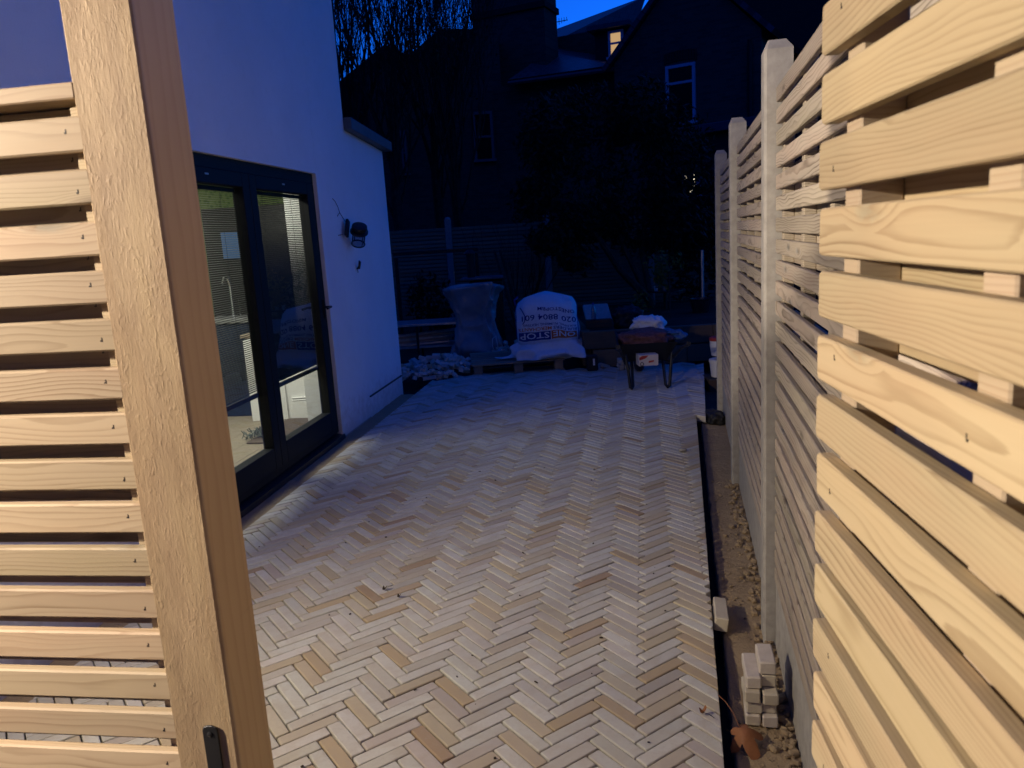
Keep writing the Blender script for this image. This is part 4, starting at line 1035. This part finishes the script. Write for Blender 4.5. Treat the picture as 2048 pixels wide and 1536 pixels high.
mb = MB(); mb.lathe([(.10, 0), (.15, .22), (.16, .24), (.135, .24), (.10, .05)], 18); mb.build('pot_body', M_sill, pt, smooth=False)
pq = at(1341, 650, 9.9); q2 = at(1342, 548, 9.9)
bf = empty('garden_stake', (pq.x, pq.y, .35)); tag(bf, 'thin stake with a pale ball at its foot in the raised bed', 'stake')
mb = MB(); mb.tube([(0, 0, 0), (0, 0, q2.z - .35)], .006, 6); mb.build('rod', M_bark2, bf); mb = MB(); mb.lathe([(.004, -.045), (.03, -.035), (.045, 0), (.03, .035), (.004, .045)], 14, None, (0, 0, pq.z - .35)); mb.build('ball', M_conc, bf, smooth=True)

# ------------------------------------------------------------------ trees and shrubs
tr_ = random.Random(11)
def branch(mb, p, d, L, r, depth, leaves=None, up=.15, spread=.5, kids=3, minr=.004, seg=4, wob=.16):
    pts = [p]; rr = [r]; q = p.copy(); dd = d.copy()
    for i in range(seg):
        dd = (dd + Vector((tr_.uniform(-1, 1), tr_.uniform(-1, 1), tr_.uniform(-.5, 1) * .6)) * wob + Vector((0, 0, up * .2))).normalized()
        q = q + dd * L / seg; pts.append(q.copy()); rr.append(max(minr, r * (1 - .62 * (i + 1) / seg)))
    mb.tube(pts, rr, 6 if r > .03 else (4 if r > .012 else 3), cap=False)
    if leaves is not None and depth <= 1: leaves.append((pts[-1], dd)); leaves.append((pts[len(pts) // 2], dd))
    if depth <= 0: return
    for k in range(kids):
        i = tr_.randint(max(1, seg // 2), seg); s = Vector((tr_.uniform(-1, 1), tr_.uniform(-1, 1), tr_.uniform(.1, 1.0))); nd = (dd + s * spread + Vector((0, 0, up))).normalized()
        branch(mb, pts[i], nd, L * tr_.uniform(.55, .85), max(minr, rr[i] * .7), depth - 1, leaves, up, spread, kids, minr, seg, wob)
def leafquad(mb, p, s, flat=.5):
    n = Vector((tr_.uniform(-1, 1), tr_.uniform(-1, 1), tr_.uniform(-1, 1))).normalized(); a = n.cross(Vector((.31, .7, .2))).normalized(); b = n.cross(a)
    a = a * s; b = b * s * flat; mb.add([p - a, p + b + n * s * .15, p + a, p - b + n * s * .15], [(0, 1, 2, 3)])
def bare_tree(x, y, h, stems, lab, lean=0.0, group='bare trees beyond the rear fence'):
    t = empty('bare_tree', (x, y, -.1)); tag(t, lab, 'tree', group)
    trunk = MB(); cr = MB(); lv = []; leaf = MB()
    trunk.tube([(0, 0, 0), (.05, 0, h * .2), (.0, .05, h * .34), (.05, .02, h * .5)], [.16, .13, .10, .05], 8)
    for k in range(stems):
        a = 2 * PI * k / stems + tr_.uniform(-.3, .3); tl = tr_.uniform(.12, .62)
        d = Vector((math.cos(a) * tl + lean, math.sin(a) * tl, 1)).normalized()
        branch(cr, Vector((.02, .04, h * tr_.uniform(.20, .48))), d, h * tr_.uniform(.24, .42), tr_.uniform(.025, .05), 3, lv, .32, .62, 4, .004, 5, .17)
    for p, d in lv:
        if tr_.random() < .16:
            for _ in range(tr_.randint(1, 3)): leafquad(leaf, p + Vector((tr_.gauss(0, .12), tr_.gauss(0, .12), tr_.gauss(0, .12))), tr_.uniform(.03, .06))
    trunk.build('trunk', M_bark, t); cr.build('branches', M_bark, t); tag(leaf.build('leaves', M_dry, t), kind='stuff')
bare_tree(-4.55, 17.0, 8.6, 13, 'bare many stemmed tree close beside the white house corner')
bare_tree(-3.35, 18.0, 9.2, 13, 'bare upright tree second from the white house, beyond the fence', .03)
bare_tree(-2.2, 16.6, 7.8, 11, 'bare tree standing in front of the big chimney house', .06)
bare_tree(-3.9, 19.5, 9.6, 12, 'bare tree farther back, seen between the two nearest the white house', .02)
bare_tree(-1.5, 18.6, 9.0, 12, 'tall bare tree just left of the big chimney', .05)
bare_tree(-1.0, 17.5, 8.0, 10, 'thin bare tree right of its neighbours, before the big chimney', .04)

def bushy(name, x, y, z0, lobes, nleaf, size, mat, lab, cat, trunkpaths, bark, group=None):
    t = empty(name, (x, y, z0)); tag(t, lab, cat, group); tk = MB()
    for path, r in trunkpaths:
        n = len(path); tk.tube(path, [r * (1 - .65 * i / (n - 1)) for i in range(n)], 7)
    tk.build('trunk', bark, t); cr = MB()
    for i in range(nleaf):
        c, rad = tr_.choice(lobes)
        d = Vector((tr_.gauss(0, 1), tr_.gauss(0, 1), tr_.gauss(0, 1))).normalized(); k = tr_.uniform(.25, 1.0) ** .5
        p = Vector((c[0] + d.x * rad[0] * k, c[1] + d.y * rad[1] * k, c[2] + d.z * rad[2] * k))
        if noise.noise(p * 1.7) < -.12 and k > .6: continue
        leafquad(cr, p + Vector((tr_.gauss(0, .05), tr_.gauss(0, .05), tr_.gauss(0, .05))), size * tr_.uniform(.6, 1.3), .45)
    tag(cr.build('crown', mat, t)); return t
TX = at(1310, 610, 11.8)
lobes = []
for px, py, dy, rx, rz in ((1120, 260, 0, .62, .55), (1210, 230, .5, .7, .5), (1280, 225, .2, .5, .5), (1150, 370, -.3, .8, .6), (1260, 340, .3, .9, .8), (1350, 320, .1, .55, .8), (1370, 450, .2, .5, .7), (1080, 300, .2, .4, .4), (1290, 450, .4, .8, .5), (1180, 440, .2, .6, .35), (1070, 400, .0, .45, .3), (1100, 480, -.2, .3, .16), (1150, 520, -.3, .25, .12)):
    q = at(px, py, 11.8 + dy); lobes.append(((q.x - TX.x, q.y - TX.y, q.z), (rx, .8, rz)))
def T(px, py, dy=0): q = at(px, py, 11.8 + dy); return Vector((q.x - TX.x, q.y - TX.y, q.z))
bushy('evergreen_tree', TX.x, TX.y, 0, lobes, 26000, .05, M_leaf, 'big dark evergreen tree leaning over the raised bed and rear fence', 'tree',
      [([Vector((0, 0, 0)), T(1300, 600), T(1240, 540, -.1), T(1200, 480, -.2), T(1160, 430, -.2)], .085), ([T(1300, 605), T(1280, 560), T(1250, 500), T(1225, 440), T(1210, 360)], .06), ([T(1300, 600), T(1295, 560), T(1282, 500, .1), T(1290, 440, .1), T(1310, 330)], .06), ([T(1298, 590), T(1290, 540, .2), T(1305, 480, .3), T(1350, 400, .2)], .04)], M_bark2)
sh = at(1040, 600, 12.8)
t = empty('bare_shrub', (sh.x, 12.8, -.1)); tag(t, 'leafless shrub of many thin stems in front of the rear fence', 'shrub')
cr = MB()
for k in range(16):
    a = tr_.uniform(0, 6.28); tl = tr_.uniform(.1, .7); branch(cr, Vector((tr_.uniform(-.12, .12), tr_.uniform(-.1, .1), 0)), Vector((math.cos(a) * tl, math.sin(a) * tl * .5, 1)).normalized(), tr_.uniform(1.0, 1.5), .012, 1, None, .3, .4, 3, .003, 5)
cr.build('stems', M_bark, t)
q = at(1280, 605, 10.8); bushy('yellow_shrub', q.x, q.y, .2, [((0, 0, q.z - .2), (.10, .1, .16))], 160, .03, M_yel, 'small shrub with yellow autumn leaves at the foot of the evergreen', 'shrub', [([Vector((0, 0, 0)), Vector((.01, 0, q.z - .2))], .01)], M_bark)
q = at(1335, 525, 11.0); bushy('yellow_shrub', q.x, q.y, .2, [((0, 0, q.z - .2), (.28, .15, .13)), ((-.12, 0, q.z - .4), (.06, .06, .12))], 260, .035, M_yel, 'taller yellowing shrub to the right above the small garden table', 'shrub', [([Vector((0, 0, 0)), Vector((.02, 0, (q.z - .2) * .5)), Vector((0, 0, q.z - .2))], .014)], M_bark)
q = at(855, 575, 12.6); bushy('dark_shrub', q.x, q.y, 0, [((0, 0, .55), (.35, .3, .45)), ((.25, 0, .35), (.3, .25, .3))], 1500, .05, M_leaf, 'dark leafy shrub before the rear fence left of the tarpaulin', 'shrub', [([Vector((0, 0, 0)), Vector((.02, 0, .6))], .02)], M_bark)
q = at(1400, 560, 12.5); bushy('dark_shrub', q.x, q.y, 0, [((0, 0, .9), (.6, .5, .8)), ((-.4, 0, 1.4), (.5, .4, .5)), ((.5, 0, 1.3), (.5, .4, .9)), ((.1, 0, 2.0), (.5, .4, .5))], 5000, .06, M_leaf, 'dense dark shrub in the corner behind the end of the slatted fence', 'shrub', [([Vector((0, 0, 0)), Vector((.02, 0, 1.0)), Vector((0, 0, 1.8))], .04)], M_bark)

# ------------------------------------------------------------------ neighbouring houses
def hwin(parent, org, ang, x0, x1, z0, z1, pane, bars=(.62,), fr=.07, mull=(), fmat=None):
    """sash window part: frame mesh with pane sub-part; local x along wall"""
    m = MB(); w, h = x1 - x0, z1 - z0
    m.box(((x0 + x1) / 2, -.03, z1 - fr / 2), (w, .08, fr)); m.box(((x0 + x1) / 2, -.05, z0 + fr / 2 - .01), (w + .1, .14, fr))
    for x in (x0 + fr / 2, x1 - fr / 2): m.box((x, -.03, (z0 + z1) / 2 + fr * .0), (fr, .08, h - 2 * fr - .002))
    for b in bars: m.box(((x0 + x1) / 2, -.025, z0 + h * b), (w - 2 * fr - .002, .07, fr * .8))
    for b in mull: m.box((x0 + w * b, -.022, (z0 + z1) / 2), (fr * .6, .06, h - 2 * fr - .004))
    f = m.build('window', fmat or M_upvc, parent); p = MB(); p.box(((x0 + x1) / 2, -.012, (z0 + z1) / 2), (w - .02, .012, h - .02)); p.build('pane', pane, f); return f
# gabled back wing (right)
A0 = at(1228, 130, 20.5); A1 = at(1523, 40, 18.6)
gd = Vector((A1.x - A0.x, A1.y - A0.y, 0)); GWd = gd.length; ga = math.atan2(gd.y, gd.x)
gh = empty('gabled_brick_house', (A0.x, A0.y, -.1), ga); tag(gh, 'dark brick house with a gable end and white sash window above the slatted fence', 'house')
ez = A0.z + .1; apx = ez + 2.0
mb = MB(); mb.prism([(0, 0), (GWd, 0), (GWd, ez + .2), (GWd * .52, apx), (0, ez)], 0, 7.0); mb.build('wall', M_brick, gh)
def roofslab(parent, p0, p1, p2, p3, mat, th=.12, name='roof'):
    """slab with its own local frame so that the tile courses follow the slope"""
    p0, p1, p2, p3 = map(Vector, (p0, p1, p2, p3)); ex_ = (p1 - p0).normalized(); nz = ex_.cross(p3 - p0).normalized(); ey_ = nz.cross(ex_)
    m = Matrix((ex_, ey_, nz)).transposed().to_4x4(); m.translation = p0; inv = m.inverted(); q = [inv @ p for p in (p0, p1, p2, p3)]
    mb = MB(); vs = q + [v + Vector((0, 0, th)) for v in q]; mb.add(vs, [(3, 2, 1, 0), (4, 5, 6, 7), (0, 1, 5, 4), (1, 2, 6, 5), (2, 3, 7, 6), (3, 0, 4, 7)])
    o = mb.build(name, mat, parent); o.matrix_local = m; return o
ap = (GWd * .52, -.15, apx)
roofslab(gh, (GWd + .25, -.15, ez + .05), (GWd + .25, 7.1, ez + .05), (GWd * .52, 7.1, apx + .03), (GWd * .52, -.15, apx + .03), M_slate)
roofslab(gh, (-.2, 7.1, ez - .15), (-.2, -.15, ez - .15), (GWd * .52, -.15, apx + .03), (GWd * .52, 7.1, apx + .03), M_slate)
def wl_(px, py, org, ang):      # local x,z of a photo pixel on that wall plane
    o = Vector((org.x, org.y)); d = Vector((math.cos(ang), math.sin(ang)))
    a = at(px, py, 1.0) - EYE; n = Vector((-d.y, d.x)); k = n.dot(o) / n.dot(Vector((a.x, a.y))); P = EYE + a * k
    return (Vector((P.x, P.y)) - o).dot(d), P.z + .1
x0, z1 = wl_(1332, 134, A0, ga); x1, _ = wl_(1391, 124, A0, ga); _, z0 = wl_(1391, 246, A0, ga)
hwin(gh, None, 0, x0, x1, z0, z1, M_pane, (.70,))
mb = MB()
for i in range(12): mb.box((x0 - .05 + (x1 - x0 + .1) * (i + .5) / 12, -.008, z1 + .16 + .05 * math.sin(PI * (i + .5) / 12)), ((x1 - x0) / 13, .03, .24), b=.004)
mb.build('brick_arch', M_brick2, gh)
mb = MB(); mb.tube([(GWd - .25, -.08, .2), (GWd - .25, -.08, ez)], .05, 8); mb.build('drainpipe', M_blk, gh)
# low flat roofed extension behind the fence with a white edge and a lit window behind leaves
b0 = at(1380, 268, 17.2); b1 = at(1460, 258, 16.6)
lx = empty('low_extension', (b0.x - .6, b0.y, -.1), math.atan2(b1.y - b0.y, b1.x - b0.x)); tag(lx, 'low flat roofed extension with a pale roof edge behind the evergreen and fence', 'extension')
Lw = 4.5; mb = MB(); mb.box((Lw / 2, 1.2, b0.z / 2), (Lw, 2.4, b0.z - .02)); mb.build('wall', M_brick2, lx)
mb = MB(); mb.box((Lw / 2, 1.15, b0.z + .1), (Lw + .2, 2.6, .18), b=.01); mb.build('roof_edge', M_lead, lx)
wx, wz = wl_(1386, 368, lx.location, lx.rotation_euler[2]); hwin(lx, None, 0, wx - .22, wx + .18, wz - .25, wz + .26, M_litwin2, (.5,))
# slate roofed wing, tiled main roof with lit dormer, big chimney
s0 = at(1045, 163, 22.0); s1 = at(1232, 184, 20.9)
sd = Vector((s1.x - s0.x, s1.y - s0.y, 0)); sa2 = math.atan2(sd.y, sd.x)
sw = empty('slate_roofed_house', (s0.x, s0.y, -.1), sa2); tag(sw, 'dark house with a slate wing, tiled main roof, lit dormer and a massive chimney', 'house')
SLn = sd.length; se = s0.z + .1
mb = MB(); mb.box((SLn / 2 - 1.2, 2.3, se / 2), (SLn + 2.6, 4.4, se - .05)); mb.build('wall', M_brick, sw)
roofslab(sw, (-.3, -.2, se - .06), (SLn + .4, -.2, se - .10), (SLn + .4, 3.2, se + .45), (-.3, 3.2, se + 1.35), M_slate)
mb = MB(); mb.tube([(-.3, -.27, se - .05), (SLn + .4, -.27, se - .10)], .06, 6); mb.build('gutter', M_lead, sw)
mb = MB(); mb.box((SLn / 2 - .6, 6.0, se / 2 + .9), (SLn + 4.5, 5.4, se + 1.8)); mb.build('main_wall', M_brick, sw)
r0 = at(1060, 100, 25.5); 
def loc_(px, py, Yd):
    p = at(px, py, Yd); v = Vector((p.x - s0.x, p.y - s0.y)); return Vector((v.x * math.cos(sa2) + v.y * math.sin(sa2), -v.x * math.sin(sa2) + v.y * math.cos(sa2), p.z + .1))
e0, e1, e2, e3 = loc_(1040, 125, 24.6), loc_(1240, 160, 24.0), loc_(1290, 0, 27.5), loc_(1040, 92, 28.0)
roofslab(sw, e0, e1, e2, e3, M_tile)
# dormer
dm0 = loc_(1192, 150, 23.4); dm1 = loc_(1262, 60, 23.4)
mb = MB(); mb.box(((dm0.x + dm1.x) / 2, dm0.y + 1.2, (dm0.z + dm1.z) / 2), (dm1.x - dm0.x, 2.4, dm1.z - dm0.z)); mb.build('dormer', M_blkp, sw)
mb = MB(); mb.box(((dm0.x + dm1.x) / 2, dm0.y + 1.1, dm1.z + .06), (dm1.x - dm0.x + .3, 2.7, .12)); mb.build('dormer_roof', M_lead, sw)
w0 = loc_(1222, 122, 23.36); w1 = loc_(1254, 64, 23.36)
f = hwin(sw, None, 0, 0, w1.x - w0.x, 0, w1.z - w0.z, M_litwin, (.55,), .07); f.location = (w0.x, dm0.y - .01, w0.z)
# chimney stack
c0 = loc_(955, 200, 24.2); c1 = loc_(1113, 0, 24.2)
ch = MB(); ch.box(((c0.x + c1.x) / 2, c0.y + .5, 5.6), (c1.x - c0.x, 1.0, 11.2)); ch.build('chimney', M_brick, sw)
top = loc_(1113, 32, 24.2).z
mb = MB(); mb.box(((c0.x + c1.x) / 2, c0.y + .5, top + .10), (c1.x - c0.x + .12, 1.12, .16)); mb.build('chimney_band', M_brick2, sw)
mb = MB(); mb.box((c0.x + (c1.x - c0.x) * .5 - .1, c0.y + .49, 11.8), (c1.x - c0.x - .25, .9, 2.6)); mb.build('chimney_top', M_brick, sw)
for k in range(5):
    mb = MB(); mb.lathe([(.12, 0), (.10, .5), (.13, .52), (.13, .58)], 10, None, (c0.x + .3 + k * .42, c0.y + .5, 13.1)); mb.build('chimney_pot', M_brick2, sw)
an = MB(); q = loc_(1113, 44, 24.1); an.tube([q, q + Vector((.35, 0, .0))], .012, 4)
for k in range(4): an.tube([q + Vector((.08 + k * .08, 0, -.09 + .03 * k)), q + Vector((.08 + k * .08, 0, .09))], .008, 4)
an.build('aerial', M_blk, sw)
# left hand dark building with a sash window
l0 = at(800, 300, 22.5); l1 = at(1010, 300, 22.5)
lh = empty('parapet_house', (l0.x, 22.5, -.1)); tag(lh, 'dark brick house behind the bare trees with one tall sash window', 'house')
zt = at(930, 62, 22.5).z + .1; zs = at(800, 150, 22.5).z + .1
mb = MB(); mb.prism([(-.8, 0), (l1.x - l0.x, 0), (l1.x - l0.x, zt), (at(880, 55, 22.5).x - l0.x, zt + .1), (at(830, 130, 22.5).x - l0.x, zs + .6), (-.8, zs)], 0, 1.4); mb.build('wall', M_brick, lh)
a = at(944, 225, 22.5); b_ = at(990, 322, 22.5); hwin(lh, None, 0, a.x - l0.x, b_.x - l0.x, b_.z + .1, a.z + .1, M_pane, (.5,), .07, (), M_oldwin)
a = at(800, 262, 22.5); b_ = at(818, 350, 22.5); hwin(lh, None, 0, a.x - l0.x, b_.x - l0.x, b_.z + .1, a.z + .1, M_pane, (.5,), .05, (), M_oldwin)
mb = MB(); q0 = at(745, 90, 24).x; lg = empty('far_gable_house', (at(745, 200, 25).x, 25, -.1)); tag(lg, 'low dark gabled house glimpsed through the bare trees next to the white house', 'house')
zz = at(770, 82, 25).z; mb.prism([(-1.3, 0), (2.4, 0), (2.4, zz - .9), (.5, zz), (-1.3, zz - 1.2)], 0, 5); mb.build('wall', M_brick2, lg)
# tall mass of roof on the right beyond the fence
rh0 = at(1480, 60, 24); rh = empty('right_hand_house', (rh0.x, 24, -.1)); tag(rh, 'tall unlit house rising behind the slatted fence at the right', 'house')
mb = MB(); mb.box((4.5, 3, 5.6), (9, 6, 11.2)); mb.build('wall', M_brick2, rh)
roofslab(rh, (-.3, -.3, 11.1), (9.3, -.3, 11.1), (9.3, 3.2, 14.0), (-.3, 3.2, 14.0), M_slate)
